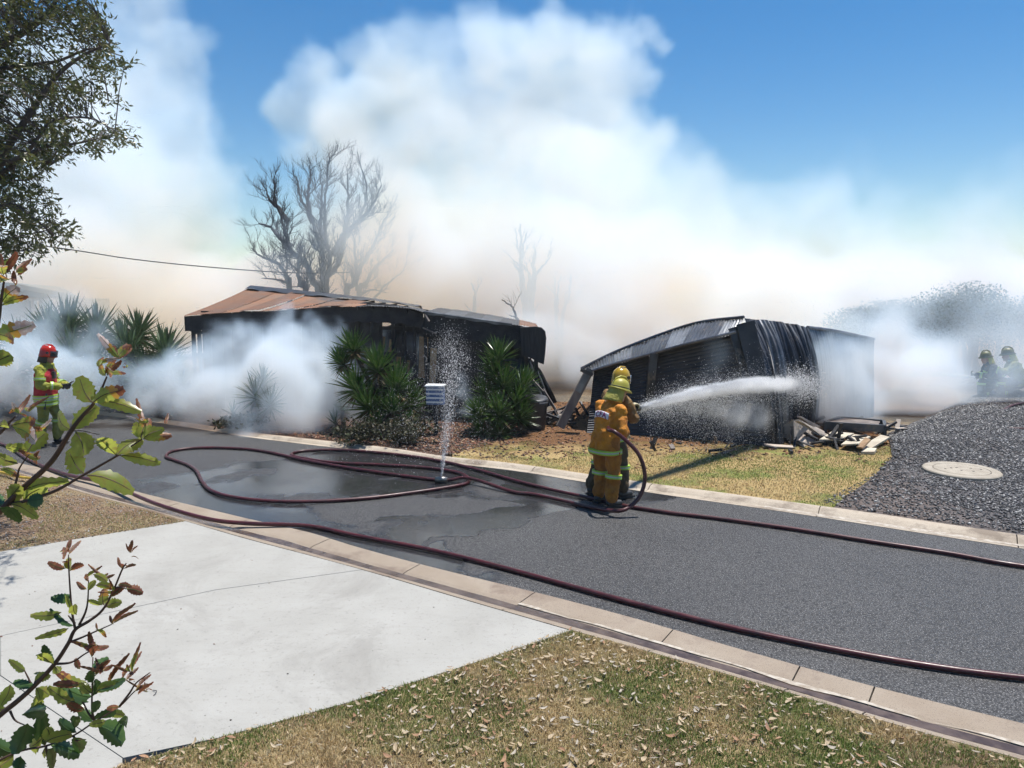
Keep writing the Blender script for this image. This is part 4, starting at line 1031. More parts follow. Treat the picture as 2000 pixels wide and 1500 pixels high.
for k, (px, py, w, h, lab) in enumerate(((1690,606,2.2,1.2,'lowest smoky coastal bush at the start of the far row'), (1750,590,2.6,1.7,'rounded smoky coastal bush between the low one and the tall ones'), (1815,580,2.5,2.1,'domed smoky coastal bush just before the two tall crowns'),
                               (1857,566,1.9,2.6,'first tall ragged crown of the far smoky bushes'), (1905,566,2.0,2.6,'second tall ragged crown of the far smoky bushes'), (1960,588,2.6,1.9,'flat topped coastal bush above the kneeling firefighters'), (2040,590,3.2,1.9,'last coastal bush cut by the picture edge'))):
    Y = 24.5 + (k % 2) * .6; w *= .58; h *= .58; top = P(px, py, Y).z; r2 = random.Random(50 + k)
    t = thing('coastal_bush', lab, 'bush', (P(px, 600, Y).x, Y, 0), 0, 'bushes beyond the smoke')
    o = leafcloud(Vector((0, 0, top - h * .62)), (w, .9, h * .72), 11000, .075, r2).build('foliage', FB, t); tag(o, kind='stuff')
    for q in range(4):
        mb = MB(); mb.tube([(r2.uniform(-.4, .4), 0, 0), (r2.uniform(-w, w) * .4, r2.uniform(-.5, .5), top * .5), (r2.uniform(-w, w) * .6, 0, top * .85)], [.09, .06, .02], 5); mb.build('trunk', BARK, t)
for k, (px, py, w, h) in enumerate(((160,600,2.6,1.0),(190,610,2.5,1.2))):
    Y = 27.6 + k * .3; w *= .68; h *= .68; top = P(px, py, Y).z; r2 = random.Random(70 + k)
    t = thing('far_tree', ('faint round tree beside the far house', 'faint hedge-like tree between far house and spiky plants')[k], 'tree', (P(px, 600, Y).x, Y, 0))
    o = leafcloud(Vector((0, 0, top - h)), (w, 1.2, h), 8000, .08, r2).build('crown', FB, t); tag(o, kind='stuff')
    mb = MB(); mb.tube([(0, 0, 0), (.1, 0, top * .5), (0, 0, top * .8)], [.15, .11, .05], 6); mb.build('trunk', BARK, t)
# ------------------------------------------------------------------ hoses
m = NT('red_hose_rubber'); co = m.coords(True)
m.base(m.mix(m.mr(m.noise(co, 5, 5, .7), .35, .68), (.075, .011, .014), (.03, .007, .009))); m.set(Roughness=m.mr(m.noise(co, 9, 3), .3, .7, .30, .5), Specular_IOR_Level=.5); m.bump(m.noise(co, 60, 2), .15, .003); HOSE = m.mat
BRASS = simple('hose_coupling', (.35, .33, .30), (.2, .19, .18), 12, .35, .8, bump=0)
HR = .0265
def on_road(pts, lift=0.0, dz=None):
    out = []
    for i, (x, y) in enumerate(pts): out.append(G(x, y, .004 + HR + lift + (dz[i] if dz else 0)))
    return out
def hose(pts3, label, group='charged fire hoses', rad=HR, name='fire_hose'):
    sm = catmull(pts3, 8); return tag(MB().tube(sm, rad, 10).build(name, HOSE, None, True), label, 'hose', group)
H1 = [(-260,820),(-120,842),(0,866),(60,900),(130,927),(210,944),(300,982),(400,1012),(480,1022),(600,1027),(700,1047),(850,1076),(1000,1113),(1200,1168),(1400,1219),(1600,1262),(1800,1298),(2000,1324),(2300,1352)]
hose(on_road(H1, .0, [0,0,0,0,.01,.05,.05,.045,.02,0,0,0,0,0,0,0,0,0,0]), 'long red hose running along the near kerb across the whole road')
Z3 = lambda l: [(300 + x * .35, 820 + y * .35) for x, y in l]
H2 = [(2300,1140),(2000,1106),(1850,1080),(1700,1057),(1550,1033),(1400,1012),(1300,1000),(1205,985),(1150,972),(1080,957)] + Z3([(2000,334),(1850,290),(1650,240),(1450,205),(1200,178),(1000,168),(850,172),(785,183),(772,197),(830,213),(1000,238),(1250,250),(1500,265),(1680,290),(1750,318),(1760,340),(1720,362),(1500,398),(1200,436),(900,455),(650,453),(450,432),(330,398),(275,350),(240,285),(190,250),(110,222),(70,205),(100,176),(230,157),(440,158),(620,176),(880,232),(1200,285),(1600,336),(1755,345),(2000,400)]) + [(1040,965),(1100,978),(1150,990)]
dz2 = [0.0] * len(H2)
w3 = on_road(H2, 0, dz2)
k0 = len(w3)
# crossings lifted over the hose below
for i in range(len(w3) - 8, len(w3)):
    if abs(H2[i][0] - 914) < 12: w3[i].z += .06
# standing loop back up to the firefighter's arm
loopY = G(1200, 1002, .06).y
lp = [P(1205,998,loopY), P(1232,988,loopY+.02), P(1250,968,loopY+.05), P(1259,940,loopY+.08), P(1257,912,loopY+.1), P(1245,884,loopY+.12), P(1222,860,loopY+.14), P(1200,843,loopY+.16), P(1188,838,loopY+.34), P(1196,822,loopY+.62), P(1213,806,loopY+.85), P(1230,802,loopY+.93)]
hose(w3 + lp, 'red hose looped twice on the wet road then rising to the orange firefighter')
hose([G(x, y, z + HR) for x, y, z in ((2150,770,.2),(2000,787,.2),(1960,800,.16),(1930,812,.12),(1921,820,.1),(1930,829,.09),(1965,836,.1),(2010,838,.1),(2150,842,.1))], 'faded red hose bent round on the gravel yard')
g = G(862, 936, .06)
tag(MB().tube([g + Vector((-.09, .02, .0)), g + Vector((.09, -.02, 0))], .043, 12).build('hose_coupling', BRASS, None, True), 'metal coupling leaking a jet of water on the looped hose', 'coupling')
tag(MB().tube(catmull([G(-80,917,.09), G(0,922,.09), G(30,930,.095), G(62,934,.10)], 5), .02, 8).build('yellow_hose', simple('yellow_rubber', (.55, .38, .04), (.4, .27, .03), 9, .5)), 'yellow line lying on the kerb at the picture edge', 'hose')

tw_ = G(300, 1352, ZD + .006)
tag(MB().tube(catmull([tw_ + Vector(q) for q in ((-.02, .03, .0), (.0, .02, .004), (.018, .01, .006), (.024, -.02, .0), (.02, -.04, .0))], 4), .003, 5).build('fallen_twig', CHAR2), 'tiny curved dark twig lying on the concrete driveway', 'twig')
# ------------------------------------------------------------------ firefighters
wtex = bpy.data.textures.new('cloth_wrinkle', 'CLOUDS'); wtex.noise_scale = .10; wtex.noise_depth = 2
wtex2 = bpy.data.textures.new('cloth_fold', 'CLOUDS'); wtex2.noise_scale = .22; wtex2.noise_depth = 1
def cloth(name, c1, c2, rough=.8):
    return simple(name, c1, c2, 7, rough, bump=.9, bscale=14, bdist=.03)
ORANGE = cloth('orange_cloth', (.56, .215, .012), (.36, .125, .010)); BROWNC = cloth('tan_cloth', (.26, .15, .05), (.17, .095, .035)); DARKC = cloth('dark_brown_cloth', (.10, .065, .03), (.06, .042, .022))
YGC = cloth('yellow_green_cloth', (.30, .31, .03), (.2, .21, .03)); REDV = cloth('red_vest_cloth', (.42, .02, .03), (.28, .012, .02)); YGD = cloth('olive_cloth', (.2, .215, .035), (.13, .14, .035))
LIMEB = simple('lime_tape', (.36, .58, .06), (.30, .50, .05), 9, .5, bump=0); SILV = simple('silver_tape', (.42, .43, .44), (.34, .35, .36), 12, .35, bump=0)
SKIN = simple('skin', (.42, .24, .16), (.36, .19, .12), 8, .5, bump=0); BLK = simple('black_rubber', (.018, .018, .02), (.03, .03, .03), 9, .5, bump=.2); GLV = cloth('pale_glove', (.50, .44, .28), (.38, .33, .2)); GLD = cloth('dark_glove', (.05, .045, .04), (.03, .03, .03))
HYEL = simple('yellow_helmet', (.44, .29, .02), (.36, .22, .02), 5, .22, bump=0); HLIM = simple('lime_helmet', (.40, .36, .05), (.30, .27, .04), 5, .45, bump=.1); HRED = simple('red_helmet', (.50, .03, .015), (.36, .02, .012), 5, .22, bump=0)
FLAP = cloth('neck_flap', (.38, .36, .07), (.27, .25, .05)); CHR = simple('helmet_chrome', (.65, .66, .68), (.5, .5, .5), 5, .15, .9, bump=0); PHB = simple('black_plastic', (.02, .02, .022), (.03, .03, .03), 9, .35, bump=0)
WHT = simple('patch_white', (.70, .68, .70), (.6, .58, .62), 20, .5, bump=0); LETR = simple('purple_lettering', (.22, .03, .12), (.18, .03, .10), 20, .6, bump=0)
VIS = simple('dark_visor', (.02, .02, .025), (.03, .03, .035), 9, .12, bump=0)

def cap(mb, a, b, ra, rb, n=12, flat=1.0):
    """capsule from a to b as overlapping rings with rounded ends"""
    a = Vector(a); b = Vector(b); d = (b - a); L = d.length; d = d.normalized() if L > 1e-6 else Vector((0, 0, 1))
    pts = []; rd = []
    for t in (1.0, .8, .45): pts.append(a - d * ra * t); rd.append(ra * math.sqrt(max(.02, 1 - t * t)))
    for k in range(6): pts.append(a.lerp(b, k / 5)); rd.append(ra + (rb - ra) * k / 5)
    for t in (.45, .8, 1.0): pts.append(b + d * rb * t); rd.append(rb * math.sqrt(max(.02, 1 - t * t)))
    mb.tube(pts, rd, n)
def ering(c, X, Y, rx, ry, n=20, sq=.85):
    out = []
    for k in range(n):
        a = 2 * PI * k / n; cx, sy = math.cos(a), math.sin(a)
        out.append(c + X * (math.copysign(abs(cx) ** sq, cx) * rx) + Y * (math.copysign(abs(sy) ** sq, sy) * ry))
    return out
def finish(o, voxel, smooth=2, wr=0.0, wr2=0.0):
    md = o.modifiers.new('remesh', 'REMESH'); md.mode = 'VOXEL'; md.voxel_size = voxel; md.use_smooth_shade = True
    s_ = o.modifiers.new('smooth', 'SMOOTH'); s_.iterations = smooth; s_.factor = .5
    for tx, st in ((wtex2, wr2), (wtex, wr)):
        if st:
            d = o.modifiers.new('wrinkle', 'DISPLACE'); d.texture = tx; d.strength = st; d.mid_level = .5; d.texture_coords = 'LOCAL'
    return o
def torso_rings(J, rings, n=22):
    """rings: (t along pelvis>chest>neck 0..2, half width, half depth, drop)"""
    XH = (J['hpr'] - J['hpl']).normalized(); XS = (J['shr'] - J['shl']).normalized(); out = []
    for t, rx, ry in rings:
        if t <= 0: c = J['pel'] + (J['pel'] - J['chest']).normalized() * (-t) * .45 * Vector((1, 1, 1)).x; 
        elif t <= 1: c = J['pel'].lerp(J['chest'], t)
        else: c = J['chest'].lerp(J['neck'], t - 1)
        if t <= 0: c = J['pel'] + Vector((0, 0, t))
        X = XH.lerp(XS, min(max(t, 0), 1)).normalized(); U = (J['chest'] - J['pel']).normalized() if t > 0 else Vector((0, 0, 1)); 
        Y = U.cross(X).normalized(); out.append((c, X, Y, rx, ry))
    return out
def hand(mb, w, d, pn, curl=.9, s=1.0, thumb_side=None):
    """palm and five separate bent fingers; d finger direction, pn palm normal"""
    d = d.normalized(); pn = (pn - d * pn.dot(d)).normalized(); sd = d.cross(pn)
    ts = thumb_side or 1
    for k in range(4):
        o_ = sd * ((k - 1.5) * .021 * s)
        cap(mb, w + d * .02 * s + o_ * .7, w + d * .085 * s + o_, .0145 * s, .0125 * s, 8)
        L = (.030, .034, .031, .024)[k] * s; p = w + d * .09 * s + o_; q = d.copy(); 
        for j in range(3):
            q = (q * math.cos(curl) + pn * math.sin(curl)).normalized() if j or curl > .3 else q
            nx = p + q * L * (1.1 - j * .18); cap(mb, p, nx, .0105 * s, .009 * s, 8); p = nx; pn2 = pn
            pn = (pn - q * pn.dot(q)).normalized() if (pn - q * pn.dot(q)).length > .1 else pn
        pn = (Vector(pn2)); pn = (pn - d * pn.dot(d)); pn = pn.normalized() if pn.length > .05 else sd.cross(d)
    p = w + d * .035 * s + sd * ts * .036 * s; q = (sd * ts * .6 + d * .7 + pn * .4).normalized()
    cap(mb, w + d * .015 * s + sd * ts * .015 * s, p, .016 * s, .013 * s, 8)
    p2 = p + q * .035 * s; cap(mb, p, p2, .0125 * s, .011 * s, 8); q2 = (q * .5 + pn * .7 - sd * ts * .2).normalized(); cap(mb, p2, p2 + q2 * .028 * s, .011 * s, .0095 * s, 8)
def head_into(mb, c, f, up):
    f = f.normalized(); r_ = f.cross(up).normalized(); u = r_.cross(f); R = Matrix((r_, f, u)).transposed()
    mb.ell(c + u * .02, (.078, .098, .105), R, 16, 12); mb.ell(c + f * .028 - u * .055, (.056, .066, .062), R, 14, 10)
    mb.ell(c + f * .104 - u * .012, (.014, .022, .024), R, 8, 6); mb.ell(c + f * .098 + u * .028, (.045, .014, .012), R, 10, 6)
    mb.ell(c + f * .092 - u * .052, (.026, .012, .008), R, 8, 6); mb.ell(c + f * .086 - u * .085, (.025, .018, .018), R, 8, 6)
    for s_ in (-1, 1): mb.ell(c + r_ * s_ * .080 - u * .005, (.012, .022, .034), R, 8, 6)
    return R
def band(parent, a, b, t, rad, w=.055, name='reflective_band'):
    a = Vector(a); b = Vector(b); d = (b - a).normalized(); c = a.lerp(b, t); mb = MB()
    for k, (o0, o1) in enumerate(((-.5, -.17), (-.17, .17), (.17, .5))):
        mb.mi = 1 if k == 1 else 0; rr = rad + (0 if k == 1 else .0015)
        mb.tube([c + d * w * o0, c + d * w * o1], rr, 18)
    return mb.build(name, [LIMEB, SILV], parent)
def tband(parent, ring, w=.055, grow=.024, n=26, up=Vector((0, 0, 1))):
    c, X, Y, rx, ry = ring; mb = MB()
    for k, (o0, o1) in enumerate(((-.5, -.17), (-.17, .17), (.17, .5))):
        mb.mi = 1 if k == 1 else 0; g_ = grow + (0 if k == 1 else .0015)
        mb.rings([ering(c + up * w * o0, X, Y, rx + g_, ry + g_, n), ering(c + up * w * o1, X, Y, rx + g_, ry + g_, n)])
    return mb.build('reflective_band', [LIMEB, SILV], parent)

def helmet(parent, c, f, up, kind, mat):
    f = f.normalized(); r_ = f.cross(up).normalized(); u = r_.cross(f); R = Matrix((r_, f, u)).transposed(); c = c + u * .028
    loc = lambda x, y, z: c + r_ * x + f * y + u * z
    n = 28; mb = MB(); rg = []
    if kind == 'wild':
        prof = [(1.30, -.012), (1.32, -.004), (1.04, .018), (1.0, .05), (.93, .085), (.76, .118), (.5, .14), (.2, .150), (.02, .152)]; sx, sy = .110, .134
    else:
        prof = [(1.10, -.045), (1.13, -.035), (1.06, .0), (1.03, .04), (.97, .085), (.82, .125), (.56, .155), (.25, .168), (.02, .170)]; sx, sy = .112, .136
    for k_, z in prof: rg.append([loc(math.cos(a) * sx * k_, math.sin(a) * sy * k_ + (.012 if math.sin(a) > 0 and k_ > 1.1 else 0) * 1, z - (.012 * math.sin(a) if k_ > 1.05 else 0) - (.02 if kind != 'wild' and k_ > 1.04 and math.sin(a) < -.3 else 0)) for a in np.linspace(0, 2*PI, n, endpoint=False)])
    mb.rings(rg); h = mb.build('helmet', mat, parent, True)
    mb = MB(); mb.tube([loc(0, -sy * 1.0, .06), loc(0, -sy * .72, .135), loc(0, -.03, .175), loc(0, .05, .175), loc(0, sy * .75, .13), loc(0, sy * 1.0, .06)], [.006, .012, .014, .014, .012, .006], 8); mb.build('crest', mat, h, True)
    if kind == 'wild':
        mb = MB(); rows = []
        for j in range(7):
            v = j / 6; row = []
            for i in range(15):
                a = PI + PI * i / 14 if False else math.radians(175 + 190 * i / 14)
                k_ = 1.02 + .30 * v; row.append(loc(math.cos(a) * sx * k_ * (1 + .1 * math.sin(i * 1.3) * v), math.sin(a) * sy * k_ - .03 * v, .015 - .20 * v))
            rows.append(row)
        mb.grid(rows); o = mb.build('neck_flap', FLAP, h, True); sd = o.modifiers.new('s', 'SOLIDIFY'); sd.thickness = .006
        mb = MB(); mb.tube([loc(math.cos(a) * sx * 1.03, math.sin(a) * sy * 1.03, .03) for a in np.linspace(0, 2*PI, 25)], .006, 6); mb.build('strap', PHB, h)
    else:
        mb = MB(); rows = []
        for j in range(5):
            v = j / 4; rows.append([loc(math.cos(a) * sx * (1.0 - .08 * v), math.sin(a) * sy * (1.0 + .05 * v) - .02 * v, -.03 - .14 * v) for a in [math.radians(165 + 210 * i / 14) for i in range(15)]])
        mb.grid(rows); o = mb.build('neck_curtain', GLD, h, True); sd = o.modifiers.new('s', 'SOLIDIFY'); sd.thickness = .006
        mb = MB(); rows = []
        for j in range(4):
            v = j / 3; rows.append([loc(math.cos(a) * sx * 1.10, math.sin(a) * sy * 1.16, .07 - .12 * v) for a in [math.radians(25 + 130 * i / 12) for i in range(13)]])
        mb.grid(rows); o = mb.build('visor', VIS if mat is HRED else CHR, h, True); sd = o.modifiers.new('s', 'SOLIDIFY'); sd.thickness = .004
        for s_ in (-1, 1):
            mb = MB(); mb.tube([loc(s_ * sx * 1.08, .02, .03), loc(s_ * sx * 1.17, .02, .03)], .026, 12); mb.build('visor_pivot', PHB, h)
        mb = MB(); mb.bar(loc(-.055, -.02, .163), loc(.055, -.02, .163), .05, .008, up=u); mb.build('helmet_badge', WHT, h)
    return h

def figure(name, label, loc, heading, J, o, scale=1.0):
    """o: outfit. J: joint positions in the person's own frame (x right, y forward, z up)"""
    t = thing(name, label, 'firefighter', loc, -math.radians(heading)); t.scale = (scale,) * 3
    J = {k: Vector(v) for k, v in J.items()}
    f = J.get('face', Vector((0, 1, -.15))).normalized()
    up = Vector((0, 0, 1)) + Vector((0, 1, 0)) * (-f.z * .6); up.normalize()
    mb = MB(); R = head_into(mb, J['head'], f, up)
    cap(mb, J['neck'] - Vector((0, 0, .06)), J['head'] - Vector((0, 0, .05)), .062, .055)
    T = torso_rings(J, [(-.02, .12, .085), (.3, .115, .08), (.7, .13, .09), (1.0, .145, .095), (1.5, .13, .08), (1.9, .07, .06)])
    mb.rings([ering(*q) for q in T])
    for s_ in 'lr':
        cap(mb, J['sh'+s_], J['el'+s_], .05, .04); cap(mb, J['el'+s_], J['wr'+s_], .038, .028)
        cap(mb, J['pel'].lerp(J['sh'+s_], .05), J['hp'+s_], .08, .08); cap(mb, J['hp'+s_], J['kn'+s_], .075, .052); cap(mb, J['kn'+s_], J['an'+s_], .05, .038)
    finish(mb.build('body', SKIN, t), .013, 2)
    for s_ in (-1, 1):
        e = J['head'] + R @ Vector((s_ * .03, .092, .012)); MB().ell(e, (.010, .008, .007), R, 8, 6).build('eye', PHB, t)
    # trousers
    mb = MB(); W = o.get('legw', 1.0)
    mb.ell(J['pel'] + Vector((0, 0, -.02)), (.165, .125, .14), None, 16, 12)
    for s_ in 'lr':
        cap(mb, J['hp'+s_], J['kn'+s_], .108 * W, .088 * W, 14); cap(mb, J['kn'+s_], J['an'+s_] + (J['kn'+s_] - J['an'+s_]).normalized() * .05, .088 * W, .086 * W, 14)
    finish(mb.build('trousers', o['trousers'], t), .014, 2, .045, .055)
    for s_ in 'lr':
        if o.get('kneeband', True): band(t, J['kn'+s_], J['an'+s_], .16, .108 * W)
        # boot
        a = J['an'+s_]; td = Vector(J.get('toe'+s_, (0, 1, 0))); td.z = td.z; td.normalize(); mb = MB()
        ud = Vector((0, 0, 1)) if abs(td.z) < .6 else Vector((0, 1, 0))
        cap(mb, a + (J['kn'+s_] - a).normalized() * .12, a, .062, .058); cap(mb, a - ud * .035 - td * .03, a + td * .13 - ud * .052, .050, .044); 
        finish(mb.build('boot', o.get('boots', BLK), t), .012, 2)
        mb = MB(); mb.bar(a - td * .085 - ud * .088, a + td * .185 - ud * .088, .098, .026, up=ud); mb.build('sole', BLK, t)
    # jacket
    mb = MB(); hem = o.get('hem', -.16); jw = o.get('jw', 1.0)
    spec = [(hem, .215*jw, .165*jw), (hem * .5, .208*jw, .160*jw), (0.0, .195*jw, .150*jw), (.45, .190*jw, .145*jw), (1.0, .205*jw, .145*jw), (1.40, .222*jw, .128*jw), (1.70, .150, .105), (1.95, .085, .082)]
    T = torso_rings(J, spec); mb.rings([ering(*q, n=26) for q in T])
    for s_ in 'lr':
        cap(mb, J['sh'+s_], J['el'+s_],   .086 * jw, .074 * jw, 14); cap(mb, J['el'+s_], J['wr'+s_], .076 * jw, .060 * jw, 14)
    jk = finish(mb.build('jacket', o['jacket'], t), .013, 2, .055, .06)
    mb = MB(); c = J['neck'] + (J['chest'] - J['neck']) * .02; mb.rings([ering(c + Vector((0, 0, z)), Vector((1, 0, 0)), Vector((0, 1, 0)), r_, r_ * .95) for r_, z in ((.098, -.05), (.094, .0), (.088, .045))], caps=False)
    q = mb.build('collar', o.get('collar', o['jacket']), jk, True); sd = q.modifiers.new('s', 'SOLIDIFY'); sd.thickness = .012
    if o.get('hemband', True): tband(jk, T[0] if False else (T[0][0] + Vector((0, 0, .05)), *T[0][1:]))
    if o.get('chestband'): tband(jk, T[4], up=(J['chest'] - J['pel']).normalized())
    for s_ in 'lr':
        if o.get('wristband', True): band(jk, J['el'+s_], J['wr'+s_], .62, .080 * jw)
        if o.get('elband'): band(jk, J['sh'+s_], J['el'+s_], .62, .098 * jw)
        mb = MB(); d = J.get('fd'+s_, (J['wr'+s_] - J['el'+s_])); d = Vector(d).normalized(); pn = Vector(J.get('pn'+s_, (0, 0, -1)))
        hand(mb, J['wr'+s_] + (J['wr'+s_] - J['el'+s_]).normalized() * .01, d, pn, o.get('curl', .85), 1.12, 1 if s_ == 'l' else -1)
        cap(mb, J['wr'+s_] - (J['wr'+s_] - J['el'+s_]).normalized() * .03, J['wr'+s_] + d * .03, .036, .03, 10)
        finish(mb.build('glove', o.get('glove', GLD), t), .006, 1)
    helmet(t, J['head'] + R @ Vector((0, -.005, .035)), f, up, o['hk'], o['hm'])
    return t, J, jk, T

def to_local(loc, heading, w):
    a = math.radians(heading); v = Vector(w) - Vector(loc); return Vector((v.x * math.cos(a) - v.y * math.sin(a), v.x * math.sin(a) + v.y * math.cos(a), v.z))
# heading: forward = (sin h, cos h); Empty is turned by -h about Z so local +y is forward
RZ = .0
# orange firefighter holding the hose, back turned
la = G(1180, 987, RZ); ha = 50
hosept = to_local(la, ha, lp[8])
JA = dict(pel=(0, 0, .94), chest=(.0, .07, 1.26), neck=(.0, .15, 1.44), head=(.03, .23, 1.545), face=(.25, 1, -.28), shl=(-.185, .10, 1.36), shr=(.185, .10, 1.36),
          ell=(-.26, .18, 1.14), wrl=(-.10, .32, 1.05), elr=(.27, .03, 1.10), wrr=(.13, .24, 1.0), hpl=(-.105, 0, .92), hpr=(.105, 0, .92), knl=(-.13, .06, .50), knr=(.14, .03, .50), anl=(-.13, .02, .115), anr=(.15, -.02, .115), toel=(-.2, 1, 0), toer=(.35, 1, 0))
tA, JA_, jkA, TA = figure('person', 'firefighter in orange overalls with their back turned, steadying the hose', la, ha, JA, dict(jacket=ORANGE, trousers=cloth('orange_trousers', (.40, .15, .014), (.23, .08, .010)), hk='wild', hm=HLIM, hem=-.21, hemband=True, wristband=False, glove=GLV, jw=1.02, legw=1.08))
# lettering on the back, bent to the jacket
def back_z(x, z):
    c, X, Y, rx, ry = TA[4]; zz = (z - JA_['pel'].z) / (JA_['chest'].z - JA_['pel'].z)
    cy_ = JA_['pel'].y + (JA_['chest'].y - JA_['pel'].y) * zz; k = min(.98, abs(x) / (rx * 1.0)); return cy_ - ry * (1 - k ** 2.4) ** .42 - .026
mb = MB(); rows = []
for j in range(5):
    z = 1.235 + .085 * j / 4; rows.append([Vector((x, back_z(x, z), z + .018 - 1.6 * x * x)) for x in np.linspace(-.125, .125, 17)])
mb.grid(rows); pt = mb.build('back_patch', WHT, jkA, True); sd = pt.modifiers.new('s', 'SOLIDIFY'); sd.thickness = .003
cu = bpy.data.curves.new('CFA', 'FONT'); cu.body = 'CFA'; cu.size = .098; cu.extrude = .0; cu.align_x = 'CENTER'; cu.offset = .0035; cu.space_character = 1.12
tmp = bpy.data.objects.new('t', cu); C.objects.link(tmp); dg = bpy.context.evaluated_depsgraph_get(); me = bpy.data.meshes.new_from_object(tmp.evaluated_get(dg)); bpy.data.objects.remove(tmp)
bm = bmesh.new(); bm.from_mesh(me); bmesh.ops.subdivide_edges(bm, edges=bm.edges, cuts=2); bm.to_mesh(me); bm.free()
for v in me.vertices:
    x, y = v.co.x, v.co.y; z = 1.243 + y + .018 - 1.6 * x * x; v.co = Vector((x, back_z(x, z) - .006, z))
me.materials.clear(); lo_ = mobj('lettering', me, LETR, pt); sd = lo_.modifiers.new('s', 'SOLIDIFY'); sd.thickness = .002

# tan coated firefighter with the nozzle
lb_ = G(1189, 970, RZ); hb = 46
noz = P(1237, 799, lb_.y + .42); nl = to_local(lb_, hb, noz)
JB = dict(pel=(0, -.02, .98), chest=(.03, .05, 1.33), neck=(.04, .10, 1.51), head=(.06, .15, 1.635), face=(.12, 1, -.12), shl=(-.17, .14, 1.44), shr=(.22, .03, 1.44),
          ell=(-.12, .40, 1.22), elr=(.30, .16, 1.17), hpl=(-.11, -.02, .95), hpr=(.11, -.02, .95), knl=(-.20, .02, .52), knr=(.17, .08, .52), anl=(-.25, -.10, .115), anr=(.20, .06, .115), toel=(-.3, 1, 0), toer=(.3, 1, 0))
JB['wrl'] = tuple(nl + Vector((-.035, -.05, .05))); JB['wrr'] = tuple(nl + Vector((.035, -.20, -.05)))
figure('person', 'firefighter in tan coat and shiny yellow helmet aiming the nozzle', lb_, hb, JB, dict(jacket=BROWNC, trousers=DARKC, hk='struct', hm=HYEL, hem=-.16, elband=False, wristband=True, glove=GLV, curl=.8))
jet_dir = (P(1535, 752, 14.6) - noz).normalized()
nz_ = thing('hose_nozzle', 'black fire hose nozzle with pistol grip in gloved hands', 'nozzle', noz)
D_ = jet_dir
mb = MB(); mb.tube([D_ * -.16, D_ * -.05, D_ * .03, D_ * .05, D_ * .13, D_ * .16], [.030, .032, .030, .045, .050, .040], 14); mb.build('barrel', PHB, nz_, True)
mb = MB(); mb.tube([D_ * -.04, D_ * -.06 + Vector((0, 0, -.13))], [.02, .018], 8); mb.build('grip', PHB, nz_)
mb = MB(); sd_ = D_.cross(Vector((0, 0, 1))).normalized(); mb.tube(catmull([D_ * .02 + sd_ * .035, D_ * -.06 + Vector((0, 0, .09)) + sd_ * .03, D_ * -.06 + Vector((0, 0, .09)) - sd_ * .03, D_ * .02 - sd_ * .035], 4), .010, 6); mb.build('bail_handle', PHB, nz_)

# red helmeted officer
lc = G(98, 869, RZ * .5); hc = 82
JC = dict(pel=(0, 0, 1.0), chest=(.0, .02, 1.36), neck=(.0, .04, 1.56), head=(.0, .09, 1.685), face=(-.15, 1, -.16), shl=(-.20, .02, 1.49), shr=(.20, .02, 1.49),
          ell=(-.26, .08, 1.19), wrl=(-.10, .33, 1.14), elr=(.27, .03, 1.18), wrr=(.12, .30, 1.15), hpl=(-.105, 0, .97), hpr=(.105, 0, .97), knl=(-.11, .12, .53), knr=(.12, -.03, .52), anl=(-.10, .10, .115), anr=(.12, -.16, .115), toel=(0, 1, 0), toer=(0, 1, 0), pnl=(1, 0, .2), pnr=(-1, 0, .2))
tC, JC_, jkC, TC = figure('person', 'firefighter in red helmet and red vest standing alone on the road looking at a phone', lc, hc, JC, dict(jacket=YGC, trousers=YGD, hk='struct', hm=HRED, hem=-.24, elband=True, wristband=True, curl=.6, legw=1.05))
mb = MB(); Tv = torso_rings(JC_, [(-.10, .235, .185), (.0, .225, .18), (.45, .212, .172), (1.0, .222, .168), (1.42, .170, .148), (1.62, .12, .12)])
mb.rings([ering(*q, n=26) for q in Tv]); vs = finish(mb.build('vest', REDV, tC), .014, 2, .015, .02)
tband(vs, (Tv[0][0] + Vector((0, 0, .04)), *Tv[0][1:]), .075, .012); tband(tC, (TC[0][0] + Vector((0, 0, .13)), *TC[0][1:]), .06)
mb = MB(); mb.box((.06, .195, 1.35), (.07, .05, .13)); mb.build('radio', PHB, tC); mb = MB(); mb.tube([(.08, .2, 1.41), (.09, .2, 1.55)], .006, 6); mb.build('antenna', PHB, tC)
mb = MB(); mb.bar((.20, .10, 1.02), (.23, .06, .72), .035, .01); mb.build('strap', PHB, tC)
ph = to_local  # phone held between both hands
c = (Vector(JC['wrl']) + Vector(JC['wrr'])) / 2 + Vector((0, .12, .03)); wl = Matrix.Rotation(-math.radians(hc), 4, 'Z')
o_ = MB().box((0, 0, 0), (.12, .15, .012), Matrix.Rotation(math.radians(35), 3, 'X')).build('mobile_phone', PHB); o_.matrix_world = Matrix.Translation(lc) @ wl @ Matrix.Translation(c); tag(o_, 'dark mobile phone held by the red helmeted firefighter', 'phone')

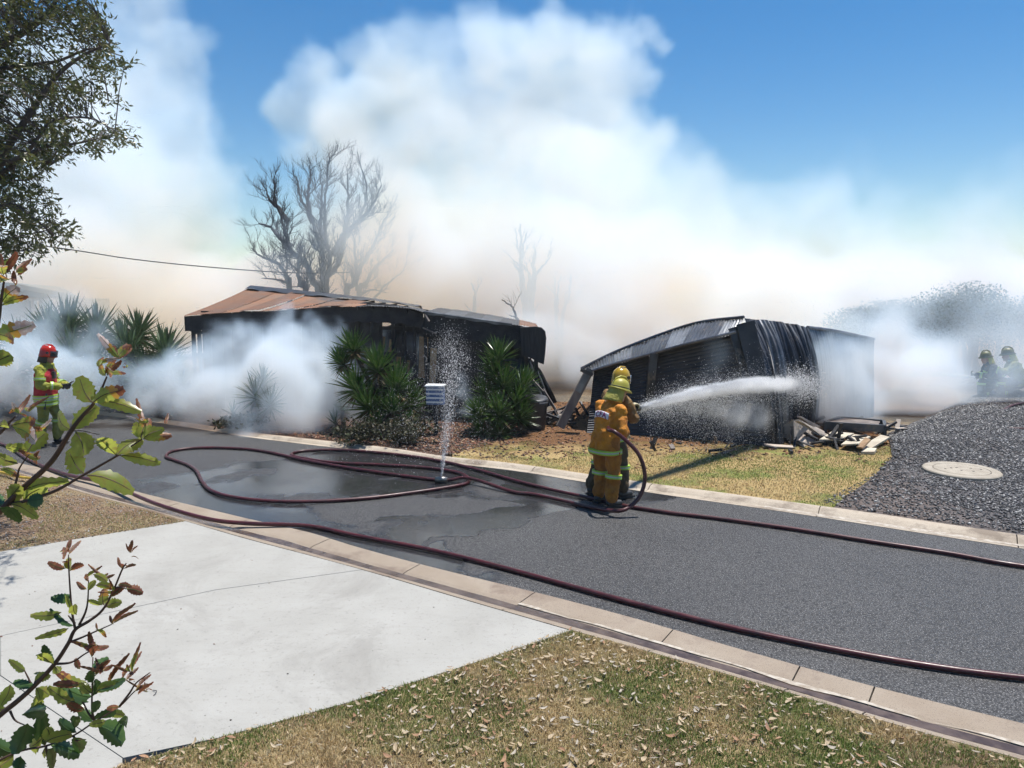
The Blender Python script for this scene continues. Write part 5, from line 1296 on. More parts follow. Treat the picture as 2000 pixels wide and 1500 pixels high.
# kneeling pair on the gravel
zk = .08
NAVYC = cloth('navy_cloth', (.04, .05, .05), (.03, .035, .035)); HOLV = simple('olive_helmet', (.14, .14, .05), (.10, .10, .04), 5, .5, bump=.1)
def kneeler(px, py, heading, label, o, dy=0, s=1.0, J2=None):
    l_ = G(px, py, zk); l_.y += dy
    J = dict(pel=(0, -.08, .44), chest=(0, .08, .76), neck=(0, .17, .93), head=(0, .24, 1.04), face=(0, 1, -.12), shl=(-.20, .12, .87), shr=(.20, .12, .87), ell=(-.25, .24, .62), wrl=(-.08, .46, .64), elr=(.26, .20, .62), wrr=(.06, .38, .60),
             hpl=(-.11, -.06, .42), hpr=(.11, -.06, .42), knl=(-.14, .36, .47), anl=(-.14, .38, .115), knr=(.15, .16, .10), anr=(.15, -.28, .13), toel=(0, 1, 0), toer=(0, -.35, -1))
    if J2: J.update(J2)
    return figure('person', label, l_, heading, J, o, s)
kneeler(1938, 779, -82, 'firefighter kneeling on one knee on the gravel with raised knee forward', dict(jacket=NAVYC, trousers=NAVYC, hk='wild', hm=HOLV, hem=-.10, chestband=True, wristband=True), 0, 1.0)
kneeler(1978, 780, -70, 'firefighter in yellow green coat crouching behind the kneeling one', dict(jacket=YGD, trousers=NAVYC, hk='wild', hm=HOLV, hem=-.10, hemband=False, jw=1.12), -.1, 1.08, dict(chest=(0, .10, .80), knr=(.2, .25, .16), ell=(-.25, .30, .70), wrl=(-.05, .55, .72)))

# ------------------------------------------------------------------ water
WAT = NT('water_drop'); m = WAT; m.base((.98, .98, .98)); m.set(Roughness=.25)
tr = m.n('ShaderNodeBsdfTranslucent'); tr.inputs[0].default_value = (.95, .96, .98, 1); mx = m.n('ShaderNodeMixShader'); mx.inputs[0].default_value = .6
m.l(m.b.outputs[0], mx.inputs[1]); m.l(tr.outputs[0], mx.inputs[2]); m.l(mx.outputs[0], m.out.inputs['Surface']); WAT = m.mat
def drops(name, pts, size, label, seed, stretch=None):
    """small tetrahedral drops"""
    r = np.random.RandomState(seed); n = len(pts); T0 = np.array([(1,1,1),(-1,-1,1),(-1,1,-1),(1,-1,-1)], float) * .6
    S = (size * np.exp(r.normal(0, .35, n)))[:, None, None]; v = T0[None] * S + r.normal(0, .2, (n, 4, 3)) * S
    if stretch is not None: v = v + (v @ stretch[:, None] * 1.0) * stretch[None, None, :] * 2.0
    V = (v + pts[:, None, :]).reshape(-1, 3); Ft = np.array([(0,1,2),(0,3,1),(0,2,3),(1,3,2)]); T = (np.arange(n)[:, None, None] * 4 + Ft[None]).ravel()
    o = np_mesh(name, V, T, 3, [WAT]); tag(o, label, None, None, 'stuff'); return o
r = np.random.RandomState(17)
A0 = np.array(noz + D_ * .16); A1 = np.array(P(1540, 752, 14.5)); Lj = np.linalg.norm(A1 - A0); sag = .10
def jet_line(t): return A0 + (A1 - A0) * t[:, None] + np.c_[0*t, 0*t, .42 * 4 * t * (1 - t) * .28]
n = 160000; t = r.beta(1.0, 1.25, n); sp_ = .012 + .080 * t
core = jet_line(t) + r.normal(0, 1, (n, 3)) * sp_[:, None] * .55
n2 = 45000; t2 = r.beta(1.6, 1.8, n2); fall = r.exponential(.30, n2) * (.25 + t2 * 1.6); up_ = r.uniform(0, 1, n2) < .18
fall[up_] = -r.exponential(.07, up_.sum()) * (1 + t2[up_])
veil = jet_line(t2) + np.c_[r.normal(0, .05 + .20 * t2), r.normal(0, .05 + .20 * t2), -fall]
veil = veil[veil[:, 2] > .02]
drops('water_jet', core, .0075, 'white jet of water from the nozzle to the shed wall', 1, np.array(D_))
drops('water_spray', veil, .0036, 'fine water spray drifting down under the jet', 2)
n3 = 14000; im = A1 + np.abs(r.normal(0, 1, (n3, 3))) * np.array([.02, -.25, 0]) + r.normal(0, 1, (n3, 3)) * np.array([.30, .12, .17])
drops('water_splash', im, .0055, 'spray bursting off the draped iron where the jet lands', 3)
# leak fountain from the coupling
g = np.array(G(862, 934, .07)); top = np.array(P(893, 660, 13.2)); n4 = 3200
t = r.uniform(0, 1, n4) ** .8; wv = .005 + .12 * t ** 1.1
ft = g + (np.array(P(888, 690, g[1])) - g) * t[:, None] + r.normal(0, 1, (n4, 3)) * np.c_[wv, wv, wv]
drops('leak_jet', ft, .0026, 'thin fountain of water leaking up from the looped hose', 4, np.array([.05, 0, 1.0]))
n5 = 6500; c5 = np.array(P(885, 690, g[1])); u_ = r.uniform(0, 1, n5)
ps = c5 + np.c_[r.normal(-.15, .30, n5) * (.3 + u_ * 2.0), r.normal(.25, .3, n5) * (.3 + u_), .25 - u_ ** 1.3 * 2.0 + r.normal(0, .12, n5)]
ps = ps[(ps[:, 2] > .05)]
drops('leak_spray', ps, .0030, 'scattered drops falling round the leaking hose onto the shrubs', 5)
kw = np.array(P(1904, 737, 18.6)); kj = np.array(P(1700, 742, 21)); n6 = 2500; t = r.uniform(0, 1, n6)
drops('far_water_jet', kw + (kj - kw) * t[:, None] + np.c_[0*t, 0*t, .25 * 4 * t * (1-t) * .5] + r.normal(0, 1, (n6, 3)) * (.01 + .06 * t)[:, None], .011, 'pale water jet from the kneeling firefighters into the smoke', 6)
# ------------------------------------------------------------------ gum tree, top corner of the street
GUM = [leafmat('gum_leaf', (.08, .10, .03), (.12, .135, .04), (.16, .12, .05), 3.0, .32, .28), leafmat('gum_leaf_olive', (.10, .11, .04), (.06, .07, .028), (.15, .16, .06), 3.0, .3, .30)]
GBK = simple('gum_bark', (.09, .08, .075), (.06, .052, .05), 5, .8, bump=.5, bscale=20, world=True)
gt = thing('gum_tree', 'tall leafy gum tree reaching in over the street corner', 'tree', (-11.5, 9.5, 0))
rg = random.Random(4); B0 = Vector((-11.5, 9.5, 0))
outline = [(-260,-160),(170,-160),(185,0),(205,40),(275,92),(272,110),(235,140),(205,150),(228,190),(228,235),(262,260),(240,280),(200,312),(150,300),(120,285),(100,330),(88,345),(75,360),(95,380),(108,400),(112,430),(142,458),(112,490),(60,506),(20,512),(-260,560)]
def gpt(px, py, Y): return P(px, py, Y) - B0
mb = MB(); trunk = [Vector((0, 0, 0)), Vector((.1, 0, 2.2)), Vector((.0, .1, 4.2)), Vector((.3, 0, 6.2)), Vector((.5, 0, 8.5))]; trunk = catmull(trunk, 5)
mb.tube(trunk, [.30 - .2 * i / len(trunk) for i in range(len(trunk))], 10); mb.build('trunk', GBK, gt, True)
boughs = []
for (pts_, r0) in (([(-340,560),(-150,420),(-20,330),(60,220),(110,150),(160,110),(215,85)], .10), ([(-340,640),(-180,520),(-60,430),(20,400),(70,430),(105,460)], .08), ([(-340,300),(-150,160),(0,90),(90,30),(140,-60)], .11),
                   ([(-150,420),(0,340),(80,290),(150,280),(215,265)], .06), ([(-20,330),(50,300),(100,240),(170,230),(225,255)], .05), ([(-150,160),(30,130),(110,120),(180,95),(240,110)], .05), ([(-60,430),(10,360),(60,350),(95,325)], .04), ([(-180,520),(-60,490),(20,490),(70,490)], .05)):
    Y = 9.3 + rg.uniform(-.7, .7); w = catmull([gpt(x, y, Y) for x, y in pts_], 6); mb = MB()
    mb.tube(w, [r0 * .6 * (1 - .85 * i / len(w)) for i in range(len(w))], 7); mb.build('bough', GBK, gt, True); boughs.append(w)
allb = [p for w in boughs for p in w[8:]]
ptsP = np.array([(x, y) for x, y in outline]); sprays = []; rr = np.random.RandomState(9)
while len(sprays) < 2300:
    x, y = rr.uniform(-260, 280), rr.uniform(-160, 520)
    if not inpoly(np.array([x]), np.array([y]), ptsP)[0]: continue
    v = mnoise.fractal(Vector((x * .013, y * .016, 3)), 1, 2, 3) + .36 - .0018 * max(0, x) + (.25 if y < 60 and x < 120 else 0)
    if v < -.02 and rr.uniform() > .12: continue
    sprays.append((x, y))
# connecting branchlets and leaf sprays
bl = MB(); lf = []; lmesh = [MB() for _ in range(6)]
for i, (x, y) in enumerate(sprays):
    Y = 9.3 + rr.normal(0, .75); c = gpt(x, y, Y)
    near = min(allb, key=lambda q: (q - c).length_squared); d = c - near
    if d.length > 1.6: near = c - d.normalized() * .8; d = c - near
    if i % 2 == 0: bl.tube([near, near + d * .5 + Vector((0, 0, .08)), c], [.007, .005, .003], 4, caps=False)
    tw = (d.normalized() + Vector((rr.normal(0, .5), rr.normal(0, .5), rr.normal(-.1, .4)))).normalized()
    for k in range(15):
        s_ = k / 14; p = c + tw * (.28 * (s_ - .4)) + Vector((rr.normal(0, .03), rr.normal(0, .03), rr.normal(0, .03)))
        dr = (tw * .9 + Vector((rr.normal(0, .7), rr.normal(0, .7), rr.normal(-.15, .6)))).normalized()
        sd = dr.orthogonal().normalized(); sd.rotate(Matrix.Rotation(rr.uniform(0, 6.28), 3, dr)); up = sd.cross(dr)
        l = rr.uniform(.05, .105); w = l * rr.uniform(.12, .19); q = lmesh[(i * 3 + k // 5) % 6]; q.mi = 0 if rr.uniform() < .6 else 1
        q.add([p, p + dr * l * .45 + sd * w + up * w * .5, p + dr * l * .45, p + dr * l - up * l * .08, p + dr * l * .45 - sd * w + up * w * .5], [(0, 1, 2), (1, 3, 2), (0, 2, 4), (2, 3, 4)])
bl.build('branchlets', GBK, gt); gt.children[-1]['kind'] = 'stuff'
for q in lmesh:
    o = q.build('foliage', GUM, gt); o['kind'] = 'stuff'

# ------------------------------------------------------------------ serrated shrub close to the camera
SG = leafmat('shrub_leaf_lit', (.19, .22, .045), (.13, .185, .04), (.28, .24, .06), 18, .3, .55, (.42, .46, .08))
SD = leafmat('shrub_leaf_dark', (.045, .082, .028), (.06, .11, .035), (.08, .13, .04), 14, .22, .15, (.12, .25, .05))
SB = leafmat('shrub_leaf_brown', (.16, .055, .03), (.10, .04, .03), (.30, .14, .06), 24, .45, .35, (.30, .10, .05))
SO = leafmat('shrub_leaf_tip', (.35, .20, .04), (.28, .12, .03), (.40, .28, .08), 30, .4, .45, (.55, .30, .05))
SW = leafmat('shrub_leaf_bleached', (.55, .45, .42), (.45, .30, .25), (.62, .56, .52), 30, .5, .3)
STEM = simple('shrub_stem', (.085, .045, .03), (.05, .03, .022), 20, .7, bump=.5, bscale=150, bdist=.002, world=True)
YS = 1.62
def sleaf(parent, B, b, t, wpx, kind, Y, r, curl=None):
    """one serrated leaf from pixel b to pixel t"""
    p0 = P(b[0], b[1], Y) - B; p1 = P(t[0], t[1], Y + r.uniform(-.04, .05)) - B; d = p1 - p0; L = d.length; dn = d.normalized()
    view = (p0 + B - Vector((0, 0, CAMZ))).normalized(); sd = dn.cross(view).normalized(); sd.rotate(Matrix.Rotation(r.uniform(-.6, .6), 3, dn)); up = sd.cross(dn).normalized()
    W = wpx / F * Y * .5; n = 13; curl = r.uniform(-.32, .32) if curl is None else curl; rows = []; mids = []
    fold = r.uniform(.1, .45)
    for i in range(n + 1):
        s_ = i / n; w = W * (math.sin(PI * min(1, s_ ** .95 * .93)) ** .7 if s_ > .12 else s_ / .12 * .30 + .05); w = max(w, W * .04)
        tooth = 1.0 + (.15 if i % 2 else -.08) * (s_ > .25)
        q = p0 + d * s_ + up * (curl * L * (s_ * s_) * 1.2) + sd * (.05 * L * math.sin(s_ * 4 + r.uniform(0, .3)))
        j = r.uniform(.85, 1.1)
        rows.append([q - sd * w * tooth + up * w * fold, q - sd * w * .5 + up * w * fold * .35, q, q + sd * w * .5 + up * w * fold * .35, q + sd * w * tooth * j + up * w * fold])
        mids.append(q)
    mb = MB(); ncl = 5; vs = [q for r_ in rows for q in r_]; fs = []; mi = []
    br = {'g': 99, 'd': 99, 'h': .62, 'b': .0, 'w': .45}[kind]
    for i in range(n):
        for j in range(ncl - 1):
            fs.append((i*ncl+j, i*ncl+j+1, (i+1)*ncl+j+1, (i+1)*ncl+j)); s_ = (i + .5) / n + r.uniform(-.08, .08)
            mi.append(0 if s_ < br else (1 if s_ < br + .14 else 2))
    mb.add(vs, fs); mb.m = mi
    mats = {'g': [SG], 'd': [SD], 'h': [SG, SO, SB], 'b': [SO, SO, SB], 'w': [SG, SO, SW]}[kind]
    o = mb.build('leaf', mats, parent, True)
    rib = MB(); rib.tube(mids[::2], [W * .05 * (1 - .7 * k / 7) + .0003 for k in range(len(mids[::2]))], 4, caps=False); rib.build('midrib', STEM if kind in 'gh' else SD, o)
    return o
def curled(parent, B, x, y, size, r, Y, kinds='bbw', n=6):
    """a burnt bud: curled, cupped leaves pointing up"""
    for k in range(n):
        a = math.radians(-90 + r.uniform(-75, 75)); l = size * r.uniform(.6, 1.2)
        sleaf(parent, B, (x + r.uniform(-4, 4), y + r.uniform(-4, 4)), (x + math.cos(a) * l, y + math.sin(a) * l), size * r.uniform(.28, .5), r.choice(kinds), Y + r.uniform(-.02, .02), r, r.choice((-1, 1)) * r.uniform(.3, .7))
def stem(parent, B, pts, r0, r1, Y):
    w = catmull([P(x, y, Y) - B for x, y in pts], 5); n = len(w)
    mb = MB(); mb.tube(w, [r0 + (r1 - r0) * i / n for i in range(n)], 7); mb.build('stem', STEM, parent, True)
r = random.Random(12)
BU = Vector((-1.75, YS, 0)); us = thing('serrated_shrub', 'tall serrated leaf shrub with lit yellow green leaves at the picture edge', 'shrub', BU)
z1 = lambda x, y: (x * .36, 480 + y * .36)
stem(us, BU, [(-420,1500),(-200,1220),(-60,1060)] + [z1(*q) for q in ((0,1440),(120,1320),(280,1170),(385,1005),(450,920),(505,860),(550,780),(580,710))], .010, .0016, YS)
stem(us, BU, [z1(*q) for q in ((60,1400),(130,1388),(300,1330),(450,1245),(635,1140),(700,1095),(770,1050))], .0045, .0014, YS)
stem(us, BU, [(-200,1220),(-60,900)] + [z1(*q) for q in ((0,1015),(50,960),(85,925))], .006, .0015, YS)
stem(us, BU, [(-200,1220),(-90,800),(-30,700),(-6,640),(2,590),(8,550)], .007, .002, YS)
stem(us, BU, [z1(*q) for q in ((60,1400),(95,1250),(110,1200),(160,1130))], .003, .001, YS)
stem(us, BU, [z1(*q) for q in ((395,1005),(450,1005),(540,1025))], .0012, .0008, YS)
Lf_ = [ # base, tip, width px, kind (zoomed coordinates)
 ((505,850),(425,735),40,'g'),((500,840),(383,765),22,'g'),((505,855),(640,775),30,'h'),((520,850),(735,862),24,'g'),((525,860),(490,690),0,'g'),
 ((395,1000),(525,865),34,'g'),((385,998),(262,900),24,'g'),((410,1010),(470,1135),44,'g'),((455,1235),(362,1110),42,'g'),((635,1135),(545,1000),34,'g'),((640,1135),(745,1020),36,'g'),((650,1140),(875,1185),24,'g'),
 ((470,1245),(722,1295),40,'g'),((770,1050),(740,965),30,'g'),((780,1050),(925,1025),20,'h'),((780,1045),(870,990),22,'g'),((770,1045),(800,930),24,'h'),
 ((0,980),(60,965),16,'g'),((60,975),(220,965),26,'h'),((70,985),(240,1060),28,'w'),((150,1120),(245,1010),34,'g'),((90,1090),(20,1110),20,'g'),((160,1110),(60,1075),22,'g'),((100,1180),(-40,1130),24,'g'),
 ((130,1380),(235,1290),44,'g'),((50,1400),(100,1300),34,'g'),((110,1400),(210,1440),22,'d'),((150,1390),(235,1375),30,'d'),((20,1420),(-60,1300),36,'d'),((60,1400),(200,1470),20,'g'),((0,1420),(120,1490),24,'d'),((130,1330),(350,1275),22,'g'),((0,1210),(110,1245),12,'h'),
 ((-40,510),(180,445),34,'w'),((-60,490),(150,505),22,'h'),((-30,640),(60,590),44,'g'),((-40,600),(40,660),24,'g'),((10,310),(95,215),26,'w'),((10,325),(150,270),14,'h'),((5,200),(45,150),22,'h')]
for b, t, w, k in Lf_:
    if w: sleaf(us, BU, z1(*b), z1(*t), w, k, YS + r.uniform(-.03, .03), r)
for (x, y, s_, n) in ((30,150,38,6),(95,150,24,3),(580,690,28,5),(640,610,34,5),(690,660,14,2),(545,650,22,3),(100,900,20,5),(150,900,20,3),(205,1010,20,4),(800,960,22,4),(210,1160,22,5),(890,960,14,2),(85,215,22,2)):
    X, Yp = z1(x, y); curled(us, BU, X, Yp, s_, r, YS, 'bhbw' , n)
for b, t in (((580,700),(690,670)),((585,705),(620,600)),((575,705),(535,640))):
    sleaf(us, BU, z1(*b), z1(*t), 12, 'h', YS, r)
# lower shrub
BL2 = Vector((-1.25, 1.45, 0)); YL2 = 1.38; ls = thing('serrated_shrub', 'low serrated shrub with scorched brown leaves over the concrete driveway', 'shrub', BL2)
z2 = lambda x, y: (x / 3, 1000 + y / 3)
stem(ls, BL2, [(-160,1560),(-60,1450)] + [z2(*q) for q in ((0,1190),(100,1110),(200,1020),(320,890),(400,770),(440,690),(520,640),(600,575),(660,470),(715,340),(740,300))], .0065, .0011, YL2)
for q in (((440,680),(425,600),(415,500),(405,350),(402,250)), ((465,660),(500,590),(515,520),(520,400)), ((405,765),(480,735),(560,700),(655,658)), ((-200,1560),(90,1410),(270,1370),(430,1310),(560,1225),(700,1140),(790,1050),(862,1005)),
          ((548,1212),(540,1150),(540,1050),(545,850)), ((330,890),(420,880),(500,830),(560,800)), ((190,1030),(170,980),(140,920)), ((560,1225),(520,1180),(470,1090),(400,1040)), ((700,1140),(760,1060),(800,1000),(880,940)), ((440,655),(400,605)), ((655,470),(690,440),(740,450)), ((270,1370),(280,1440),(300,1500)), ((430,1310),(450,1340),(480,1330)), ((60,1165),(90,1220),(150,1250))):
    stem(ls, BL2, [z2(*p) for p in q], .0026, .0009, YL2)
L2 = [((385,330),(280,300),28,'b'),((410,345),(500,290),26,'b'),((400,300),(390,250),30,'b'),((405,250),(470,165),16,'b'),((395,235),(350,190),26,'b'),((410,340),(400,270),18,'g'),
 ((510,450),(435,410),18,'b'),((520,460),(560,400),16,'g'),((520,410),(505,340),16,'b'),((560,430),(660,430),20,'h'),((545,365),(640,410),18,'g'),
 ((420,490),(320,520),26,'d'),((450,600),(425,550),22,'g'),((435,580),(380,485),10,'g'),((360,585),(200,620),24,'g'),((440,665),(320,625),14,'d'),((400,680),(270,710),18,'g'),((340,710),(400,740),0,'g'),
 ((600,545),(515,510),14,'g'),((610,545),(605,455),26,'h'),((620,555),(710,520),26,'g'),((650,500),(720,440),26,'b'),((740,450),(840,470),36,'b'),((690,430),(750,430),20,'b'),
 ((715,335),(755,270),20,'b'),((715,330),(690,265),12,'b'),((725,335),(815,300),12,'b'),((765,240),(775,185),16,'b'),((765,240),(735,185),7,'b'),((770,240),(812,190),7,'b'),((770,265),(835,250),6,'b'),
 ((655,655),(735,575),16,'b'),((660,658),(800,570),14,'b'),((665,660),(650,600),14,'b'),((560,690),(625,720),10,'h'),((575,690),(560,650),8,'b'),
 ((315,890),(225,790),28,'g'),((320,885),(245,790),22,'d'),((150,930),(95,880),20,'g'),((200,1010),(80,1000),26,'d'),((200,1000),(270,960),26,'g'),((250,950),(200,905),14,'d'),((320,905),(350,940),24,'g'),((60,1010),(20,1140),34,'g'),((215,1030),(300,1080),26,'g'),((230,1050),(220,1130),24,'g'),
 ((210,1030),(240,1100),20,'g'),((350,880),(420,880),0,'g'),((560,800),(490,780),24,'b'),((550,810),(610,800),24,'b'),((540,850),(560,780),24,'b'),((470,920),(440,860),24,'b'),((480,1010),(320,1000),34,'b'),((520,1000),(350,970),26,'h'),
 ((545,1000),(520,920),24,'d'),((560,960),(640,850),26,'b'),((550,940),(600,870),26,'d'),((545,1080),(600,960),28,'d'),((560,1060),(700,1000),30,'g'),((570,1050),(760,990),26,'d'),((640,1000),(700,890),22,'b'),((650,990),(715,870),18,'b'),((720,980),(750,900),16,'b'),((740,985),(800,920),16,'b'),((760,990),(790,970),18,'b'),
 ((790,1050),(860,1010),16,'b'),((800,1040),(888,930),14,'b'),((810,1070),(870,1030),14,'b'),((700,1140),(620,1140),26,'b'),((680,1150),(610,1180),24,'d'),((545,1180),(590,1090),22,'d'),((540,1060),(470,1000),24,'g'),((540,1080),(400,1050),34,'d'),((520,1110),(320,1040),36,'d'),((500,1160),(390,1130),34,'b'),((440,1110),(330,1060),30,'g'),((400,1080),(440,1100),22,'h'),
 ((560,1215),(470,1160),26,'d'),((450,1290),(330,1240),28,'d'),((440,1270),(460,1160),26,'d'),((620,1220),(560,1240),20,'g'),((570,1250),(745,1330),54,'d'),((690,1230),(810,1235),26,'d'),((640,1190),(720,1180),22,'g'),
 ((160,1240),(100,1380),50,'d'),((130,1190),(300,1160),40,'d'),((270,1370),(240,1200),38,'d'),((265,1350),(420,1290),34,'g'),((250,1320),(100,1400),40,'g'),((300,1370),(490,1400),40,'d'),((280,1390),(330,1500),30,'d'),((260,1390),(200,1430),24,'g'),((90,1410),(-40,1360),40,'d'),((80,1420),(-10,1500),34,'g'),((120,1430),(100,1520),34,'d'),((70,1440),(-30,1440),30,'g'),((430,1320),(480,1400),34,'d'),((270,1260),(300,1330),30,'g'),((40,1160),(-60,1130),20,'g'),((0,1360),(80,1440),30,'d')]
for b, t, w, k in L2:
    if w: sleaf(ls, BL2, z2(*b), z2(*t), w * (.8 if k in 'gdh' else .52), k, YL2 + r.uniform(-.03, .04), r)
for (x, y, s_, n) in ((395,220,20,4),(520,370,14,3),(620,390,14,3),(560,790,22,4),(600,930,20,5),(770,930,18,4),(860,1040,14,3),(690,470,16,3)):
    X, Yp = z2(x, y); curled(ls, BL2, X, Yp, s_, r, YL2, 'bbh', n)
# ------------------------------------------------------------------ smoke
def smoke(name, label, lo, hi, vox, blobs, nscale, namp, warp, wscale, thr, gain, k, color, aniso=.25, detail=5, absorb=0.0, acol=(.97, .84, .62), lowk=0.0):
    me = bpy.data.meshes.new(name); o = bpy.data.objects.new(name, me); C.objects.link(o); tag(o, label, None, None, 'stuff')
    ng = bpy.data.node_groups.new(name, 'GeometryNodeTree'); ng.interface.new_socket('Geometry', in_out='OUTPUT', socket_type='NodeSocketGeometry')
    N = ng.nodes.new; L = ng.links.new; out = N('NodeGroupOutput'); vc = N('GeometryNodeVolumeCube')
    vc.inputs['Min'].default_value = lo; vc.inputs['Max'].default_value = hi
    for a, i in (('X', 0), ('Y', 1), ('Z', 2)): vc.inputs['Resolution ' + a].default_value = max(4, int((hi[i] - lo[i]) / vox))
    pos = N('GeometryNodeInputPosition').outputs[0]
    wn = N('ShaderNodeTexNoise'); wn.inputs['Scale'].default_value = wscale; wn.inputs['Detail'].default_value = 3; L(pos, wn.inputs['Vector'])
    va = N('ShaderNodeVectorMath'); va.operation = 'MULTIPLY_ADD'; L(wn.outputs['Color'], va.inputs[0]); va.inputs[1].default_value = (warp * 2,) * 3
    vb = N('ShaderNodeVectorMath'); vb.operation = 'SUBTRACT'; L(pos, vb.inputs[0]); vb.inputs[1].default_value = (warp,) * 3; L(vb.outputs[0], va.inputs[2])
    wp = va.outputs[0]; total = None
    for (c, rad, s_) in blobs:
        a = N('ShaderNodeVectorMath'); a.operation = 'SUBTRACT'; L(wp, a.inputs[0]); a.inputs[1].default_value = c
        b = N('ShaderNodeVectorMath'); b.operation = 'DIVIDE'; L(a.outputs[0], b.inputs[0]); b.inputs[1].default_value = rad
        d = N('ShaderNodeVectorMath'); d.operation = 'LENGTH'; L(b.outputs[0], d.inputs[0])
        m_ = N('ShaderNodeMapRange'); m_.interpolation_type = 'SMOOTHSTEP'; L(d.outputs['Value'], m_.inputs[0]); m_.inputs[1].default_value = 0.25; m_.inputs[2].default_value = 1.15; m_.inputs[3].default_value = s_; m_.inputs[4].default_value = 0
        if total is None: total = m_.outputs[0]
        else:
            q = N('ShaderNodeMath'); q.operation = 'MAXIMUM' if False else 'ADD'; L(total, q.inputs[0]); L(m_.outputs[0], q.inputs[1]); total = q.outputs[0]
    cl = N('ShaderNodeMath'); cl.operation = 'MINIMUM'; L(total, cl.inputs[0]); cl.inputs[1].default_value = 1.0
    n1 = N('ShaderNodeTexNoise'); n1.inputs['Scale'].default_value = nscale; n1.inputs['Detail'].default_value = detail; n1.inputs['Roughness'].default_value = .58; n1.inputs['Distortion'].default_value = .4; L(wp, n1.inputs['Vector'])
    ns = N('ShaderNodeMath'); ns.operation = 'MULTIPLY_ADD'; L(n1.outputs['Fac'], ns.inputs[0]); ns.inputs[1].default_value = namp * 2; ns.inputs[2].default_value = -namp - thr
    # noise only bites where there is smoke
    sm = N('ShaderNodeMath'); sm.operation = 'ADD'; L(cl.outputs[0], sm.inputs[0]); L(ns.outputs[0], sm.inputs[1])
    g1 = N('ShaderNodeMath'); g1.operation = 'MULTIPLY'; g1.use_clamp = True; L(sm.outputs[0], g1.inputs[0]); g1.inputs[1].default_value = gain
    sh = N('ShaderNodeMapRange'); sh.interpolation_type = 'SMOOTHSTEP'; L(cl.outputs[0], sh.inputs[0]); sh.inputs[1].default_value = .05; sh.inputs[2].default_value = .6
    g2 = N('ShaderNodeMath'); g2.operation = 'MULTIPLY'; L(g1.outputs[0], g2.inputs[0]); L(sh.outputs[0], g2.inputs[1])
    g3 = N('ShaderNodeMath'); g3.operation = 'MULTIPLY'; L(g2.outputs[0], g3.inputs[0]); g3.inputs[1].default_value = k
    fin = g3.outputs[0]
    if lowk:   # thicker near the ground
        sz_ = N('ShaderNodeSeparateXYZ'); L(pos, sz_.inputs[0]); mz_ = N('ShaderNodeMapRange'); L(sz_.outputs['Z'], mz_.inputs[0]); mz_.inputs[1].default_value = 1.5; mz_.inputs[2].default_value = 6.0; mz_.inputs[3].default_value = lowk; mz_.inputs[4].default_value = 1.0
        g4 = N('ShaderNodeMath'); g4.operation = 'MULTIPLY'; L(fin, g4.inputs[0]); L(mz_.outputs[0], g4.inputs[1]); fin = g4.outputs[0]
    L(fin, vc.inputs['Density'])
    mat = bpy.data.materials.new(name); mat.use_nodes = True; t = mat.node_tree; t.nodes.clear()
    mo = t.nodes.new('ShaderNodeOutputMaterial'); vs = t.nodes.new('ShaderNodeVolumeScatter'); at = t.nodes.new('ShaderNodeAttribute'); at.attribute_name = 'density'
    vs.inputs['Color'].default_value = (*color, 1); vs.inputs['Anisotropy'].default_value = aniso; t.links.new(at.outputs['Fac'], vs.inputs['Density'])
    last = vs.outputs[0]
    if absorb:
        ab = t.nodes.new('ShaderNodeVolumeAbsorption'); ab.inputs['Color'].default_value = (*acol, 1); mm = t.nodes.new('ShaderNodeMath'); mm.operation = 'MULTIPLY'; mm.inputs[1].default_value = absorb
        ng_ = t.nodes.new('ShaderNodeNewGeometry'); tn = t.nodes.new('ShaderNodeTexNoise'); tn.inputs['Scale'].default_value = .15; tn.inputs['Detail'].default_value = 2; t.links.new(ng_.outputs['Position'], tn.inputs['Vector'])
        sx_ = t.nodes.new('ShaderNodeSeparateXYZ'); t.links.new(ng_.outputs['Position'], sx_.inputs[0])
        mz = t.nodes.new('ShaderNodeMapRange'); t.links.new(sx_.outputs['Z'], mz.inputs[0]); mz.inputs[1].default_value = 17; mz.inputs[2].default_value = 8
        mn_ = t.nodes.new('ShaderNodeMapRange'); t.links.new(tn.outputs['Fac'], mn_.inputs[0]); mn_.inputs[1].default_value = .44; mn_.inputs[2].default_value = .62
        q1 = t.nodes.new('ShaderNodeMath'); q1.operation = 'MULTIPLY'; t.links.new(mz.outputs[0], q1.inputs[0]); t.links.new(mn_.outputs[0], q1.inputs[1])
        q2 = t.nodes.new('ShaderNodeMath'); q2.operation = 'MULTIPLY'; t.links.new(q1.outputs[0], q2.inputs[0]); t.links.new(at.outputs['Fac'], q2.inputs[1])
        mxx = t.nodes.new('ShaderNodeMapRange'); t.links.new(sx_.outputs['X'], mxx.inputs[0]); mxx.inputs[1].default_value = 11; mxx.inputs[2].default_value = 6
        q3 = t.nodes.new('ShaderNodeMath'); q3.operation = 'MULTIPLY'; t.links.new(q2.outputs[0], q3.inputs[0]); t.links.new(mxx.outputs[0], q3.inputs[1])
        t.links.new(q3.outputs[0], mm.inputs[0]); t.links.new(mm.outputs[0], ab.inputs['Density'])
        ads = t.nodes.new('ShaderNodeAddShader'); t.links.new(vs.outputs[0], ads.inputs[0]); t.links.new(ab.outputs[0], ads.inputs[1]); last = ads.outputs[0]
    t.links.new(last, mo.inputs['Volume']); me.materials.append(mat)
    st = N('GeometryNodeSetMaterial'); st.inputs['Material'].default_value = mat; L(vc.outputs[0], st.inputs[0]); L(st.outputs[0], out.inputs[0])
    md = o.modifiers.new('smoke', 'NODES'); md.node_group = ng; return o
def mb_(px, py, rpx, s=1.0, sx=1.0, sz=1.0):
    Yb = 23.5 + max(0, 620 - py) / 620 * 15
    return blob(px, py, rpx, Yb, s, .55, sx, sz)
